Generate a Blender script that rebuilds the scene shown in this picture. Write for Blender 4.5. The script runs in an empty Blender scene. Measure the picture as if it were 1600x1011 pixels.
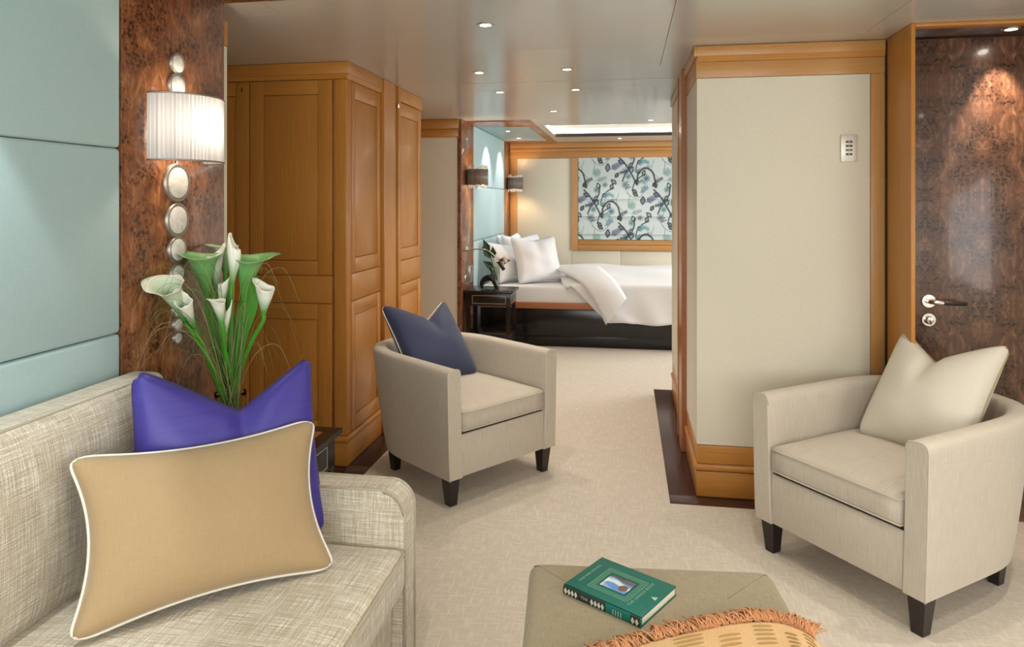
import bpy, bmesh, math, random
import numpy as np
from mathutils import Vector, Matrix, Euler
random.seed(7); RNG = np.random.default_rng(7)
PI = math.pi
C = bpy.context.scene.collection
SC = bpy.context.scene

# ------------------------------------------------------------------ camera, world, exposure
YAW = math.atan(179/1085)
cam_d = bpy.data.cameras.new('camera'); cam = bpy.data.objects.new('camera', cam_d); C.objects.link(cam)
cam.location = (0, 0, 1.44); cam.rotation_euler = (PI/2, 0, YAW)
cam_d.sensor_width = 36; cam_d.lens = 1085/1600*36; cam_d.shift_y = -(505.5-315)/1600
cam_d.clip_start = .02
SC.camera = cam
w = bpy.data.worlds.new('world'); SC.world = w; w.use_nodes = True
w.node_tree.nodes['Background'].inputs[0].default_value = (.75, .85, 1, 1)
w.node_tree.nodes['Background'].inputs[1].default_value = .5
SC.view_settings.view_transform = 'Standard'; SC.view_settings.look = 'None'
SC.view_settings.gamma = 1; SC.view_settings.use_curve_mapping = False
SC.view_settings.exposure = 0.52
try: SC.cycles.use_denoising = True; SC.cycles.sample_clamp_indirect = 4; SC.cycles.max_bounces = 8
except Exception: pass

def area(name, loc, rot, sx, sy, power, col):
    l = bpy.data.lights.new(name, 'AREA'); l.shape = 'RECTANGLE'; l.size = sx; l.size_y = sy
    l.energy = power; l.color = col
    o = bpy.data.objects.new(name, l); C.objects.link(o); o.location = loc; o.rotation_euler = rot
    return o
def spot(name, loc, power, col=(1, .91, .78), size=100, blend=.6, rot=(0, 0, 0), rad=.03):
    l = bpy.data.lights.new(name, 'SPOT'); l.energy = power; l.color = col
    l.spot_size = math.radians(size); l.spot_blend = blend; l.shadow_soft_size = rad
    o = bpy.data.objects.new(name, l); C.objects.link(o); o.location = loc; o.rotation_euler = rot
    return o
def point(name, loc, power, col=(1, .8, .58), rad=.03):
    l = bpy.data.lights.new(name, 'POINT'); l.energy = power; l.color = col; l.shadow_soft_size = rad
    o = bpy.data.objects.new(name, l); C.objects.link(o); o.location = loc
    return o
# added fill lamps, in place of daylight from assumed windows behind and right
area('stern_fill', (-.2, -2.5, 1.35), (PI/2, 0, 0), 3.4, 1.5, 68, (.97, .985, 1))
area('side_fill', (2.52, .2, 1.35), (PI/2, 0, PI/2), 2.6, 1.2, 24, (.97, .985, 1))
# added unseen fill lamp to brighten the bedroom (to the right, out of frame)
area('bedroom_fill', (2.5, 7.0, 1.5), (PI/2, 0, PI/2), 2.0, 1.0, 52, (.95, .97, 1))

# ------------------------------------------------------------------ materials
class NT:
    def __init__(s, name):
        s.m = bpy.data.materials.new(name); s.m.use_nodes = True
        s.t = s.m.node_tree; s.n = s.t.nodes; s.l = s.t.links
        s.b = s.n['Principled BSDF']; s.out = s.n['Material Output']
    def node(s, typ, **kw):
        x = s.n.new(typ)
        for k, v in kw.items():
            if k in x.inputs: 
                s.put(x.inputs[k], v)
            else: setattr(x, k, v)
        return x
    def put(s, inp, v):
        if hasattr(v, 'is_linked') or isinstance(v, bpy.types.NodeSocket): s.l.new(v, inp)
        elif isinstance(v, (tuple, list)) and len(v) == 3 and inp.type == 'RGBA': inp.default_value = (*v, 1)
        else: inp.default_value = v
    def coord(s, kind='UV', scale=(1, 1, 1), rot=(0, 0, 0), loc=(0, 0, 0)):
        tc = s.n.new('ShaderNodeTexCoord'); mp = s.n.new('ShaderNodeMapping')
        s.l.new(tc.outputs[kind], mp.inputs[0])
        mp.inputs['Scale'].default_value = scale; mp.inputs['Rotation'].default_value = rot; mp.inputs['Location'].default_value = loc
        return mp.outputs[0]
    def noise(s, vec, scale=5, detail=3, rough=.5, dist=0):
        x = s.n.new('ShaderNodeTexNoise'); s.l.new(vec, x.inputs['Vector'])
        x.inputs['Scale'].default_value = scale; x.inputs['Detail'].default_value = detail
        x.inputs['Roughness'].default_value = rough; x.inputs['Distortion'].default_value = dist
        return x.outputs[0], x.outputs[1]
    def ramp(s, fac, stops, interp='LINEAR'):
        x = s.n.new('ShaderNodeValToRGB'); s.l.new(fac, x.inputs[0]); e = x.color_ramp.elements
        x.color_ramp.interpolation = interp
        while len(e) > 1: e.remove(e[0])
        for i, (p, c) in enumerate(stops):
            q = e[0] if i == 0 else e.new(p)
            q.position = p; q.color = (*c, 1) if len(c) == 3 else c
        return x.outputs[0]
    def mix(s, fac, a, b, mode='MIX'):
        x = s.n.new('ShaderNodeMix'); x.data_type = 'RGBA'; x.blend_type = mode
        s.put(x.inputs[0], fac)
        for i, v in ((6, a), (7, b)): s.put(x.inputs[i], v)
        return x.outputs[2]
    def math(s, op, a, b=0, c=0):
        x = s.n.new('ShaderNodeMath'); x.operation = op
        s.put(x.inputs[0], a); s.put(x.inputs[1], b); s.put(x.inputs[2], c)
        return x.outputs[0]
    def bump(s, h, strength=.3, dist=.002):
        x = s.n.new('ShaderNodeBump'); s.l.new(h, x.inputs['Height'])
        x.inputs['Strength'].default_value = strength; x.inputs['Distance'].default_value = dist
        s.l.new(x.outputs[0], s.b.inputs['Normal'])
    def set(s, col=None, rough=None, metal=None, **kw):
        if col is not None: s.put(s.b.inputs['Base Color'], col)
        if rough is not None: s.put(s.b.inputs['Roughness'], rough)
        if metal is not None: s.b.inputs['Metallic'].default_value = metal
        for k, v in kw.items(): s.put(s.b.inputs[k.replace('_', ' ')], v)
        return s.m

def plain(name, col, rough=.5, metal=0, **kw):
    t = NT(name); v = t.coord('Object'); f, _ = t.noise(v, 60, 2)
    c = t.mix(f, tuple(q*.94 for q in col), tuple(min(1, q*1.06) for q in col))
    return t.set(c, rough, metal, **kw)

def oak(name, light, dark, horiz=False, rough=.32):
    t = NT(name)
    sc = (6, 160, 6) if False else None
    v = t.coord('UV', (1.6, 90, 1) if horiz else (90, 1.6, 1))
    f, _ = t.noise(v, 2.2, 5, .65, .3)
    v2 = t.coord('UV', (2, 14, 1) if horiz else (14, 2, 1))
    g, _ = t.noise(v2, 1.5, 3, .5)
    v3 = t.coord('UV', (35, 260, 1) if horiz else (260, 35, 1))
    p, _ = t.noise(v3, 1, 1, .5)
    c = t.ramp(f, [(.3, dark), (.7, light)])
    c = t.mix(t.math('MULTIPLY', g, .5), c, tuple(q*.72 for q in light))
    c = t.mix(t.ramp(p, [(.62, (0, 0, 0)), (.75, (.35, .35, .35))]), c, tuple(q*.5 for q in dark))
    t.bump(f, .12, .0006)
    return t.set(c, rough, Specular_IOR_Level=.35, Coat_Weight=.06, Coat_Roughness=.15)

def burl(name, base, light, dark, scale=1.0, mirror=None, rough=.22, density=.5, coat=.5, es=.43):
    t = NT(name)
    v = t.coord('UV', (scale, scale, 1))
    if mirror:
        sep = t.node('ShaderNodeSeparateXYZ'); t.l.new(v, sep.inputs[0])
        x = t.math('PINGPONG', t.math('ADD', sep.outputs[0], mirror[0]), mirror[1])
        y = t.math('PINGPONG', t.math('ADD', sep.outputs[1], mirror[2]), mirror[3])
        com = t.node('ShaderNodeCombineXYZ'); t.l.new(x, com.inputs[0]); t.l.new(y, com.inputs[1]); v = com.outputs[0]
    _, wob = t.noise(v, 5, 3, .6)
    sub = t.node('ShaderNodeVectorMath', operation='MULTIPLY_ADD')
    t.l.new(wob, sub.inputs[0]); sub.inputs[1].default_value = (.06, .06, 0); t.l.new(v, sub.inputs[2])
    vv = sub.outputs[0]
    mp = t.node('ShaderNodeMapping'); t.l.new(vv, mp.inputs[0]); mp.inputs['Scale'].default_value = (26, 8, 1)
    gr, _ = t.noise(mp.outputs[0], 1.3, 4, .65, 1.6)          # swirling figure
    big, _ = t.noise(v, 8, 3, .55, .4)                        # where the eyes cluster
    vo = t.node('ShaderNodeTexVoronoi', feature='F1'); t.l.new(vv, vo.inputs['Vector']); vo.inputs['Scale'].default_value = 62
    vo2 = t.node('ShaderNodeTexVoronoi', feature='F1'); t.l.new(vv, vo2.inputs['Vector']); vo2.inputs['Scale'].default_value = 130
    eye = t.ramp(vo.outputs['Distance'], [(es*.6, (1, 1, 1)), (es, (0, 0, 0))])
    eye2 = t.ramp(vo2.outputs['Distance'], [(.22, (.8, .8, .8)), (.42, (0, 0, 0))])
    cl = t.ramp(big, [(density-.03, (0, 0, 0)), (density+.12, (1, 1, 1))])
    cl2 = t.ramp(big, [(density-.1, (0, 0, 0)), (density+.1, (1, 1, 1))])
    c = t.ramp(gr, [(.3, tuple(q*.6 for q in base)), (.5, base), (.72, light)])
    c = t.mix(t.math('MULTIPLY', cl2, .35), c, dark)
    m = t.math('MULTIPLY', t.math('MAXIMUM', eye, eye2), cl)
    c = t.mix(t.math('MULTIPLY', m, .93), c, dark)
    return t.set(c, rough, Coat_Weight=coat, Coat_Roughness=.08)

def weave(name, a, b, su=500, sv=500, streak=12, contrast=(.38, .62), rough=.85, bump=.3, big=None, sheen=.2, coord='UV'):
    """woven cloth: weft and warp threads of two colours, in metres of UV"""
    t = NT(name)
    f1, _ = t.noise(t.coord(coord, (su, streak, streak)), 1, 2, .6)
    f2, _ = t.noise(t.coord(coord, (streak, sv, streak), loc=(3, 7, 1)), 1, 2, .6)
    s = t.math('MULTIPLY', t.math('ADD', f1, f2), .5)
    c = t.ramp(s, [(contrast[0], b), (contrast[1], a)])
    if big:
        g, _ = t.noise(t.coord(coord, (1, 1, 1)), big[0], 3, .6)
        c = t.mix(t.math('MULTIPLY', g, big[1]), c, tuple(q*.7 for q in b))
    t.bump(s, bump, .0015)
    return t.set(c, rough, Sheen_Weight=sheen, Sheen_Roughness=.5)

def col_attr(name, rough=.6, **kw):
    t = NT(name); a = t.node('ShaderNodeVertexColor'); a.layer_name = 'Col'
    f, _ = t.noise(t.coord('Object', (1, 1, 1)), 120, 2)
    c = t.mix(t.math('MULTIPLY', f, .12), a.outputs[0], (.5, .5, .45))
    return t.set(c, rough, **kw)

M = {}
M['oak'] = oak('oak', (.60, .262, .052), (.43, .165, .025))
M['oak_h'] = oak('oak_horizontal', (.60, .262, .052), (.43, .165, .025), True)
M['oak_pale'] = oak('oak_pale', (.62, .325, .115), (.49, .23, .065))
M['oak_pale_h'] = oak('oak_pale_horizontal', (.62, .325, .115), (.49, .23, .065), True)
M['burl'] = burl('burl_veneer', (.29, .10, .036), (.52, .235, .095), (.040, .011, .006), 1.0, None, .3, .45, .5, .5)
M['burl_door'] = burl('burl_door_veneer', (.135, .062, .036), (.29, .15, .09), (.022, .009, .006), 1.0, (.09, .24, .03, .5), .28, .44, .5, .5)
M['darkfloor'] = oak('dark_floor_wood', (.075, .03, .02), (.045, .017, .011), False, .25)
M['darkwood'] = oak('dark_stained_wood', (.022, .013, .010), (.012, .008, .006), False, .25)
M['leg'] = plain('black_brown_leg', (.018, .012, .010), .3)
M['groove'] = plain('shadow_gap', (.02, .012, .008), .6)
M['teal'] = weave('teal_wall_cloth', (.47, .63, .64), (.38, .54, .55), 900, 900, 25, (.3, .7), .8, .25, (3, .12))
M['cream'] = weave('cream_wall_cloth', (.82, .76, .62), (.74, .68, .54), 420, 420, 60, (.35, .65), .8, .35)
M['white_wall'] = weave('pale_wall_cloth', (.80, .72, .60), (.74, .66, .54), 300, 300, 8, (.3, .7), .8, .1)
def carpet_mat():
    t = NT('carpet')
    f1, _ = t.noise(t.coord('UV', (95, 14, 1)), 1, 3, .55); f2, _ = t.noise(t.coord('UV', (14, 95, 1), loc=(4, 2, 0)), 1, 3, .55)
    pile, _ = t.noise(t.coord('UV'), 420, 2, .6)
    m = t.math('MAXIMUM', f1, f2)
    c = t.ramp(m, [(.48, (.62, .545, .45)), (.68, (.74, .67, .575))])
    c = t.mix(t.math('MULTIPLY', pile, .35), c, (.50, .44, .36))
    t.bump(t.math('ADD', m, t.math('MULTIPLY', pile, .5)), .5, .004)
    return t.set(c, .95, Sheen_Weight=.15)
M['carpet'] = carpet_mat()
def ceil_mat():
    t = NT('gloss_ceiling'); f, _ = t.noise(t.coord('Object', (1, 1, 1)), 1.2, 2)
    t.bump(f, .03, .01)
    return t.set((.54, .525, .485), .24, Coat_Weight=.35, Coat_Roughness=.12)
M['ceiling'] = ceil_mat()
M['white'] = plain('white_paint', (.8, .78, .74), .5)
M['seam'] = plain('ceiling_seam', (.75, .73, .68), .4)
M['teal_paint'] = plain('teal_niche_paint', (.33, .47, .47), .35)
M['chair'] = weave('chair_cloth', (.64, .575, .475), (.48, .41, .33), 300, 1100, 12, (.33, .67), .85, .25, None, .25)
def sofa_mat():
    t = NT('sofa_cloth')
    f1, _ = t.noise(t.coord('UV', (340, 9, 1)), 1, 2, .7); f2, _ = t.noise(t.coord('UV', (9, 340, 1), loc=(5, 1, 0)), 1, 2, .7)
    b1, _ = t.noise(t.coord('UV', (60, 3, 1)), 1, 2, .6); b2, _ = t.noise(t.coord('UV', (3, 60, 1), loc=(1, 9, 0)), 1, 2, .6)
    sp, _ = t.noise(t.coord('UV', (1, 1, 1)), 300, 1, .5)
    lt = t.math('ADD', t.math('MULTIPLY', t.math('ADD', f1, f2), .4), t.math('MULTIPLY', sp, .2)); dk = t.math('MULTIPLY', t.math('ADD', b1, b2), .5)
    c = t.ramp(lt, [(.40, (.36, .30, .20)), (.50, (.57, .51, .395)), (.61, (.85, .81, .72))])
    c = t.mix(t.ramp(dk, [(.44, (0, 0, 0)), (.64, (.4, .4, .4))]), c, (.38, .315, .21))
    t.bump(lt, .5, .002)
    return t.set(c, .9, Sheen_Weight=.2)
M['sofa'] = sofa_mat()
M['sofa_welt'] = weave('sofa_welt_cloth', (.50, .45, .35), (.33, .28, .19), 600, 600, 30)
M['ottoman'] = weave('ottoman_cloth', (.33, .275, .175), (.235, .19, .115), 420, 420, 30, (.35, .65))
M['seamcloth'] = plain('seam_thread', (.15, .12, .075), .9)
M['beige'] = weave('beige_linen', (.42, .295, .155), (.345, .235, .115), 800, 800, 20, (.3, .7), .85, .15)
M['piping'] = plain('cream_piping', (.78, .73, .62), .7)
M['silk'] = weave('violet_silk', (.060, .045, .33), (.042, .030, .23), 700, 90, 6, (.3, .7), .45, .12, None, .0)
M['navy'] = weave('navy_cloth', (.035, .045, .105), (.025, .033, .08), 800, 800, 20, (.3, .7), .75, .15)
M['ivory'] = weave('ivory_cloth', (.68, .63, .53), (.60, .55, .45), 800, 800, 20, (.3, .7), .6, .1)
M['olive_piping'] = plain('olive_piping', (.33, .26, .15), .6)
M['white_cloth'] = weave('white_bed_linen', (.86, .86, .87), (.80, .80, .81), 500, 500, 20, (.3, .7), .8, .08)
M['chrome'] = plain('brushed_chrome', (.72, .69, .64), .22, 1)
M['bronze'] = plain('bronze_rim', (.42, .37, .31), .42, .85)
def shell_mat():
    t = NT('mother_of_pearl'); f, _ = t.noise(t.coord('Object'), 30, 4, .6, 1)
    c = t.ramp(f, [(.3, (.58, .55, .50)), (.7, (.85, .83, .79))])
    return t.set(c, .2, Coat_Weight=.5)
M['shell'] = shell_mat()
M['leather'] = plain('black_leather', (.012, .011, .011), .4)
def glass_mat():
    t = NT('clear_glass'); n = t.n
    tr = n.new('ShaderNodeBsdfTransparent'); tr.inputs[0].default_value = (.93, .97, .95, 1)
    gl = n.new('ShaderNodeBsdfGlossy'); gl.inputs['Roughness'].default_value = .03
    lw = n.new('ShaderNodeLayerWeight'); lw.inputs[0].default_value = .05; mx = n.new('ShaderNodeMixShader')
    t.l.new(lw.outputs[0], mx.inputs[0]); t.l.new(tr.outputs[0], mx.inputs[1]); t.l.new(gl.outputs[0], mx.inputs[2]); t.l.new(mx.outputs[0], t.out.inputs[0])
    return t.m
M['glass'] = glass_mat()
M['stem'] = plain('green_stem', (.07, .30, .02), .45)
M['grass'] = plain('grass_green', (.13, .22, .05), .5)
M['grass_dry'] = plain('grass_straw', (.50, .42, .22), .6)
M['petal'] = col_attr('calla_spathe', .45, Subsurface_Weight=.1, Subsurface_Radius=(.01, .01, .005))
M['print'] = col_attr('printed_blind', .85)
M['bookpic'] = col_attr('book_plate_print', .4)
M['book'] = plain('green_book_cloth', (.0, .125, .095), .45)
M['book_dark'] = plain('book_spine_black', (.012, .018, .016), .5)
M['gilt'] = plain('book_gilt', (.55, .52, .40), .45)
M['letter'] = plain('book_lettering', (.33, .52, .40), .5)
M['frame_green'] = plain('book_frame_green', (.05, .19, .125), .5)
M['paper'] = plain('paper_edge', (.80, .76, .60), .8)
M['fringe'] = plain('rust_fringe', (.55, .26, .12), .9)
M['throw'] = weave('tan_throw', (.72, .47, .22), (.62, .38, .16), 500, 500, 20)
M['stitch'] = plain('throw_stitch', (.38, .24, .085), .8)
M['black'] = plain('gloss_black', (.01, .01, .01), .2)
M['inlay'] = oak('inlay_wood', (.40, .17, .05), (.28, .11, .03), True, .25)
M['pin'] = plain('silver_line', (.6, .62, .62), .35, .4)
M['button'] = plain('keypad_button', (.03, .028, .025), .4)
M['plate'] = plain('keypad_plate', (.70, .64, .54), .35, .3)
M['rod'] = plain('smoked_glass_rod', (.24, .19, .155), .3, .1)
M['rod_tip_glow'] = plain('bright_tip_glow', (.95, .92, .86), .15)  # pale colour painted in for the glow at the rod ends
M['cherry'] = oak('cherry_rail', (.50, .20, .09), (.36, .13, .05), True)
M['leafdark'] = plain('dark_leaf', (.02, .085, .045), .4)
M['blossom'] = plain('pale_blossom', (.75, .58, .48), .6)
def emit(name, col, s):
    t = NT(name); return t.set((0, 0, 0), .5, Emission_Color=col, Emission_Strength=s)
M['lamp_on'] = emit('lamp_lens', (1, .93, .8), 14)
M['cove'] = emit('reveal_glow_strip', (1, .95, .85), 7)
def shade_mat():
    t = NT('pleated_shade')
    n = t.n; tr = n.new('ShaderNodeBsdfTranslucent'); df = n.new('ShaderNodeBsdfDiffuse'); mx = n.new('ShaderNodeMixShader')
    f, _ = t.noise(t.coord('UV', (260, 1, 1)), 1, 2, .6)
    c = t.ramp(f, [(.35, (.27, .30, .34)), (.65, (.40, .44, .49))])
    t.l.new(c, tr.inputs[0]); t.l.new(c, df.inputs[0]); mx.inputs[0].default_value = .5
    t.l.new(df.outputs[0], mx.inputs[1]); t.l.new(tr.outputs[0], mx.inputs[2]); t.l.new(mx.outputs[0], t.out.inputs[0])
    return t.m
M['shade'] = shade_mat()

# ------------------------------------------------------------------ geometry helpers
ORG = {}
def link(o, parent=None):
    C.objects.link(o)
    if parent is not None:
        o.parent = parent; ORG[o.name] = ORG.get(parent.name, Vector((0, 0, 0)))
    return o
def tag(o, label=None, cat=None, group=None, kind=None):
    if label: o['label'] = label
    if cat: o['category'] = cat
    if group: o['group'] = group
    if kind: o['kind'] = kind
    return o
def root(name, label, cat, loc=(0, 0, 0), rot=None, group=None):
    o = bpy.data.objects.new(name, None); C.objects.link(o); o.location = loc
    o.empty_display_size = .1
    if rot is not None: o.rotation_euler = rot; ORG[o.name] = Vector((0, 0, 0))
    else: ORG[o.name] = Vector(loc)
    return tag(o, label, cat, group)
def box_uv(me):
    uv = me.uv_layers.new(name='UVMap')
    n = len(me.loops)
    vi = np.empty(n, int); me.loops.foreach_get('vertex_index', vi)
    co = np.empty(len(me.vertices)*3); me.vertices.foreach_get('co', co); co = co.reshape(-1, 3)[vi]
    pn = np.empty(len(me.polygons)*3); me.polygons.foreach_get('normal', pn); pn = pn.reshape(-1, 3)
    lt = np.empty(len(me.polygons), int); me.polygons.foreach_get('loop_total', lt)
    ax = np.repeat(np.argmax(np.abs(pn), axis=1), lt)
    u = np.where(ax == 0, co[:, 1], co[:, 0]); v = np.where(ax == 2, co[:, 1], co[:, 2])
    uv.data.foreach_set('uv', np.stack([u, v], 1).ravel())
def mk(name, V, F, mat, parent=None, smooth=False, uvs=None, cols=None):
    """vertices in world coordinates unless the parent's origin is a rotated one (then local)"""
    org = ORG.get(parent.name, Vector((0, 0, 0))) if parent is not None else Vector((0, 0, 0))
    me = bpy.data.meshes.new(name)
    me.from_pydata([(v[0]-org.x, v[1]-org.y, v[2]-org.z) for v in V], [], F)
    bm = bmesh.new(); bm.from_mesh(me); bmesh.ops.recalc_face_normals(bm, faces=bm.faces); bm.to_mesh(me); bm.free()
    return fin(name, me, mat, parent, smooth, uvs, cols)
def fin(name, me, mat, parent, smooth=False, uvs=None, cols=None):
    me.update()
    if uvs is None: box_uv(me)
    else:
        l = me.uv_layers.new(name='UVMap'); n = len(me.loops)
        vi = np.empty(n, int); me.loops.foreach_get('vertex_index', vi)
        l.data.foreach_set('uv', np.asarray(uvs, float)[vi].ravel())
    if cols is not None:
        a = me.color_attributes.new('Col', 'FLOAT_COLOR', 'POINT')
        cc = np.ones((len(me.vertices), 4)); cc[:, :3] = np.asarray(cols, float); a.data.foreach_set('color', cc.ravel())
    if smooth is True:
        me.polygons.foreach_set('use_smooth', [True]*len(me.polygons))
    elif smooth:
        me.polygons.foreach_set('use_smooth', [True]*len(me.polygons)); me.set_sharp_from_angle(angle=math.radians(smooth))
    me.materials.append(M[mat] if isinstance(mat, str) else mat)
    o = bpy.data.objects.new(name, me)
    return link(o, parent)
class MB:
    """gathers solids for ONE mesh"""
    def __init__(s): s.bm = bmesh.new()
    def box(s, x, y, z, bev=0, seg=2):
        r = bmesh.ops.create_cube(s.bm, size=1)
        for v in r['verts']:
            v.co = Vector(((x[0]+x[1])/2+v.co.x*(x[1]-x[0]), (y[0]+y[1])/2+v.co.y*(y[1]-y[0]), (z[0]+z[1])/2+v.co.z*(z[1]-z[0])))
        if bev:
            es = list({e for v in r['verts'] for e in v.link_edges})
            bmesh.ops.bevel(s.bm, geom=es, offset=bev, segments=seg, profile=.5, affect='EDGES')
        return s
    def add(s, V, F):
        vs = [s.bm.verts.new(v) for v in V]
        for f in F:
            try: s.bm.faces.new([vs[i] for i in f])
            except ValueError: pass
        return s
    def tube(s, pts, r, n=8, closed=False):
        V, F = tube(pts, r, n, closed); return s.add(V, F)
    def build(s, name, mat, parent=None, smooth=False, **kw):
        bmesh.ops.recalc_face_normals(s.bm, faces=s.bm.faces)
        org = ORG.get(parent.name, Vector((0, 0, 0))) if parent is not None else Vector((0, 0, 0))
        for v in s.bm.verts: v.co -= org
        me = bpy.data.meshes.new(name); s.bm.to_mesh(me); s.bm.free()
        return fin(name, me, mat, parent, smooth, **kw)
def box(name, x, y, z, mat, parent=None, bev=.002, seg=2):
    x, y, z = sorted(x), sorted(y), sorted(z)
    bev = min(bev, .45*min(x[1]-x[0], y[1]-y[0], z[1]-z[0]))
    return MB().box(x, y, z, bev, seg).build(name, mat, parent, 40 if bev else False)
def tube(pts, r, n=8, closed=False):
    P = [Vector(p) for p in pts]; m = len(P); rr = r if isinstance(r, (list, tuple)) else [r]*m
    V, F = [], []; prev = None
    for i, p in enumerate(P):
        a = P[(i-1) % m] if (closed or i) else P[0]; b = P[(i+1) % m] if (closed or i < m-1) else P[-1]
        d = (b-a).normalized() if (b-a).length > 1e-9 else Vector((0, 0, 1))
        if prev is None:
            u = d.orthogonal().normalized()
        else:
            u = (prev-d*prev.dot(d)); u = u.normalized() if u.length > 1e-6 else d.orthogonal().normalized()
        prev = u; w_ = d.cross(u)
        for k in range(n):
            a_ = 2*PI*k/n; V.append(tuple(p+(u*math.cos(a_)+w_*math.sin(a_))*rr[i]))
    for i in range(m if closed else m-1):
        j = (i+1) % m
        for k in range(n): F.append((i*n+k, i*n+(k+1) % n, j*n+(k+1) % n, j*n+k))
    if not closed: F.append(tuple(range(n-1, -1, -1))); F.append(tuple((m-1)*n+k for k in range(n)))
    return V, F
def tubeobj(name, pts, r, mat, parent=None, n=8, closed=False):
    V, F = tube(pts, r, n, closed); return mk(name, V, F, mat, parent, True)
def lathe(prof, axis='Z', c=(0, 0, 0), n=32):
    """prof [(radius, height)]"""
    V, F = [], []; m = len(prof)
    for r, h in prof:
        for k in range(n):
            a = 2*PI*k/n; q = (r*math.cos(a), r*math.sin(a), h)
            if axis == 'X': q = (q[2], q[0], q[1])
            if axis == 'Y': q = (q[0], q[2], q[1])
            V.append((c[0]+q[0], c[1]+q[1], c[2]+q[2]))
    for i in range(m-1):
        for k in range(n): F.append((i*n+k, i*n+(k+1) % n, (i+1)*n+(k+1) % n, (i+1)*n+k))
    F.append(tuple(range(n-1, -1, -1))); F.append(tuple((m-1)*n+k for k in range(n)))
    return V, F
def prism(poly, a, b, axis='Z'):
    n = len(poly); V = []
    for h in (a, b):
        for p in poly: V.append({'Z': (p[0], p[1], h), 'Y': (p[0], h, p[1]), 'X': (h, p[0], p[1])}[axis])
    F = [tuple(range(n-1, -1, -1)), tuple(range(n, 2*n))]+[(i, (i+1) % n, n+(i+1) % n, n+i) for i in range(n)]
    return V, F
def struct(o): o['kind'] = 'structure'; return o
def catmull(pts, n=8):
    P = [Vector(p) for p in pts]; P = [P[0]*2-P[1]]+P+[P[-1]*2-P[-2]]; out = []
    for i in range(1, len(P)-2):
        for k in range(n):
            t = k/n; a, b, c_, d = P[i-1], P[i], P[i+1], P[i+2]
            out.append(.5*((2*b)+(c_-a)*t+(2*a-5*b+4*c_-d)*t*t+(3*b-a-3*c_+d)*t**3))
    out.append(P[-2]); return out

H = 2.2
# ================================================================== SETTING
XL = -1.5
# ---- floor: wooden base, carpet, dark plank border
fl = struct(box('floor', (-2.75, 2.75), (-2.75, 9.1), (-.06, -.012), 'darkfloor', None, 0))
def cells(xs, ys, skip, z0, z1):
    mb = MB(); V = {}; F = []; vs = []
    def vid(i, j):
        if (i, j) not in V: V[(i, j)] = len(vs); vs.append((xs[i], ys[j], z1))
        return V[(i, j)]
    for i in range(len(xs)-1):
        for j in range(len(ys)-1):
            cx, cy = (xs[i]+xs[i+1])/2, (ys[j]+ys[j+1])/2
            if any(a < cx < b and c_ < cy < d for a, b, c_, d in skip): continue
            F.append((vid(i, j), vid(i+1, j), vid(i+1, j+1), vid(i, j+1)))
    mb.add(vs, F)
    r = bmesh.ops.extrude_face_region(mb.bm, geom=list(mb.bm.faces))
    for g in r['geom']:
        if isinstance(g, bmesh.types.BMVert): g.co.z = z0
    return mb
skipB = [(.205, 1.2, 3.39, 3.52), (.205, .35, 3.39, 5.44), (-2.7, -1.367, 3.45, 3.6), (-1.52, -1.367, 3.45, 5.1)]
cells([-2.75, -1.52, -1.367, .205, .35, 1.2, 2.75], [-2.75, 3.39, 3.45, 3.52, 3.6, 5.1, 5.44, 9.1], skipB, -.012, 0).build('carpet', 'carpet', fl)
for r_ in ((.206, 1.2, 3.391, 3.5), (-2.6, -1.368, 3.451, 3.6)):
    box('border_plank', r_[:2], r_[2:], (-.012, -.001), 'darkfloor', fl, .001)
box('border_plank', (.206, .35), (3.502, 5.439), (-.012, -.001), 'darkfloor', fl, .001)
box('border_plank', (-1.519, -1.368), (3.602, 5.099), (-.012, -.001), 'darkfloor', fl, .001)

# ---- left wall of the lounge: upholstered teal panels + burl pier
wl = struct(box('wall_left', (-1.75, -1.54), (-2.7, 2.40), (0, 2.32), 'white', None, 0))
for y0, y1 in ((-2.7, -.35), (-.35, 1.87)):
    for z0, z1 in ((.02, .49), (.49, 1.045), (1.045, 1.6), (1.6, 2.197)):
        box('upholstered_panel', (-1.54, XL), (y0+.0012, y1-.0012), (z0+.001, z1-.001), 'teal', wl, .012, 3)
box('burl_panel', (-1.54, XL), (1.872, 2.412), (.02, 2.198), 'burl', wl, .002)
# fabric return with oak crown just past the pier
box('wall_panel', (-1.545, -1.518), (2.413, 2.46), (.0, 2.035), 'cream', wl, .001)
box('crown_end', (-1.545, -1.512), (2.413, 2.455), (2.037, 2.13), 'oak', wl, .001)
struct(box('wall_left_end', (-2.75, -1.56), (2.2, 2.40), (0, 2.3), 'cream', None, 0))
struct(box('wall_left_passage', (-2.8, -2.65), (2.2, 6.3), (0, 2.3), 'cream', None, 0))

# ---- pale wall beyond the wardrobes, bed-head wall, back wall
wb = struct(box('wall_left_bedroom', (-2.75, -1.523), (6.25, 6.40), (0, 2.26), 'white_wall', None, 0))
box('cornice', (-2.7, -1.53), (6.232, 6.25), (2.034, 2.11), 'oak_h', wb, .004)
box('cornice', (-2.7, -1.526), (6.222, 6.25), (2.112, 2.198), 'oak_h', wb, .004)
box('skirting', (-2.7, -1.53), (6.236, 6.25), (0, .16), 'oak_h', wb, .004)
wh = struct(box('wall_headboard', (-1.75, -1.54), (6.401, 9.1), (0, 2.32), 'white', None, 0))
box('burl_panel', (-1.54, XL), (6.238, 6.745), (.02, 2.198), 'burl', wh, .002)
for z0, z1 in ((.02, .49), (.49, 1.045), (1.045, 1.59), (1.59, 2.197)):
    box('upholstered_panel', (-1.54, XL), (6.7475, 8.503), (z0+.001, z1-.001), 'teal', wh, .012, 3)
box('burl_panel', (-1.54, XL), (8.505, 8.935), (.02, 2.198), 'burl', wh, .002)
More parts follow.
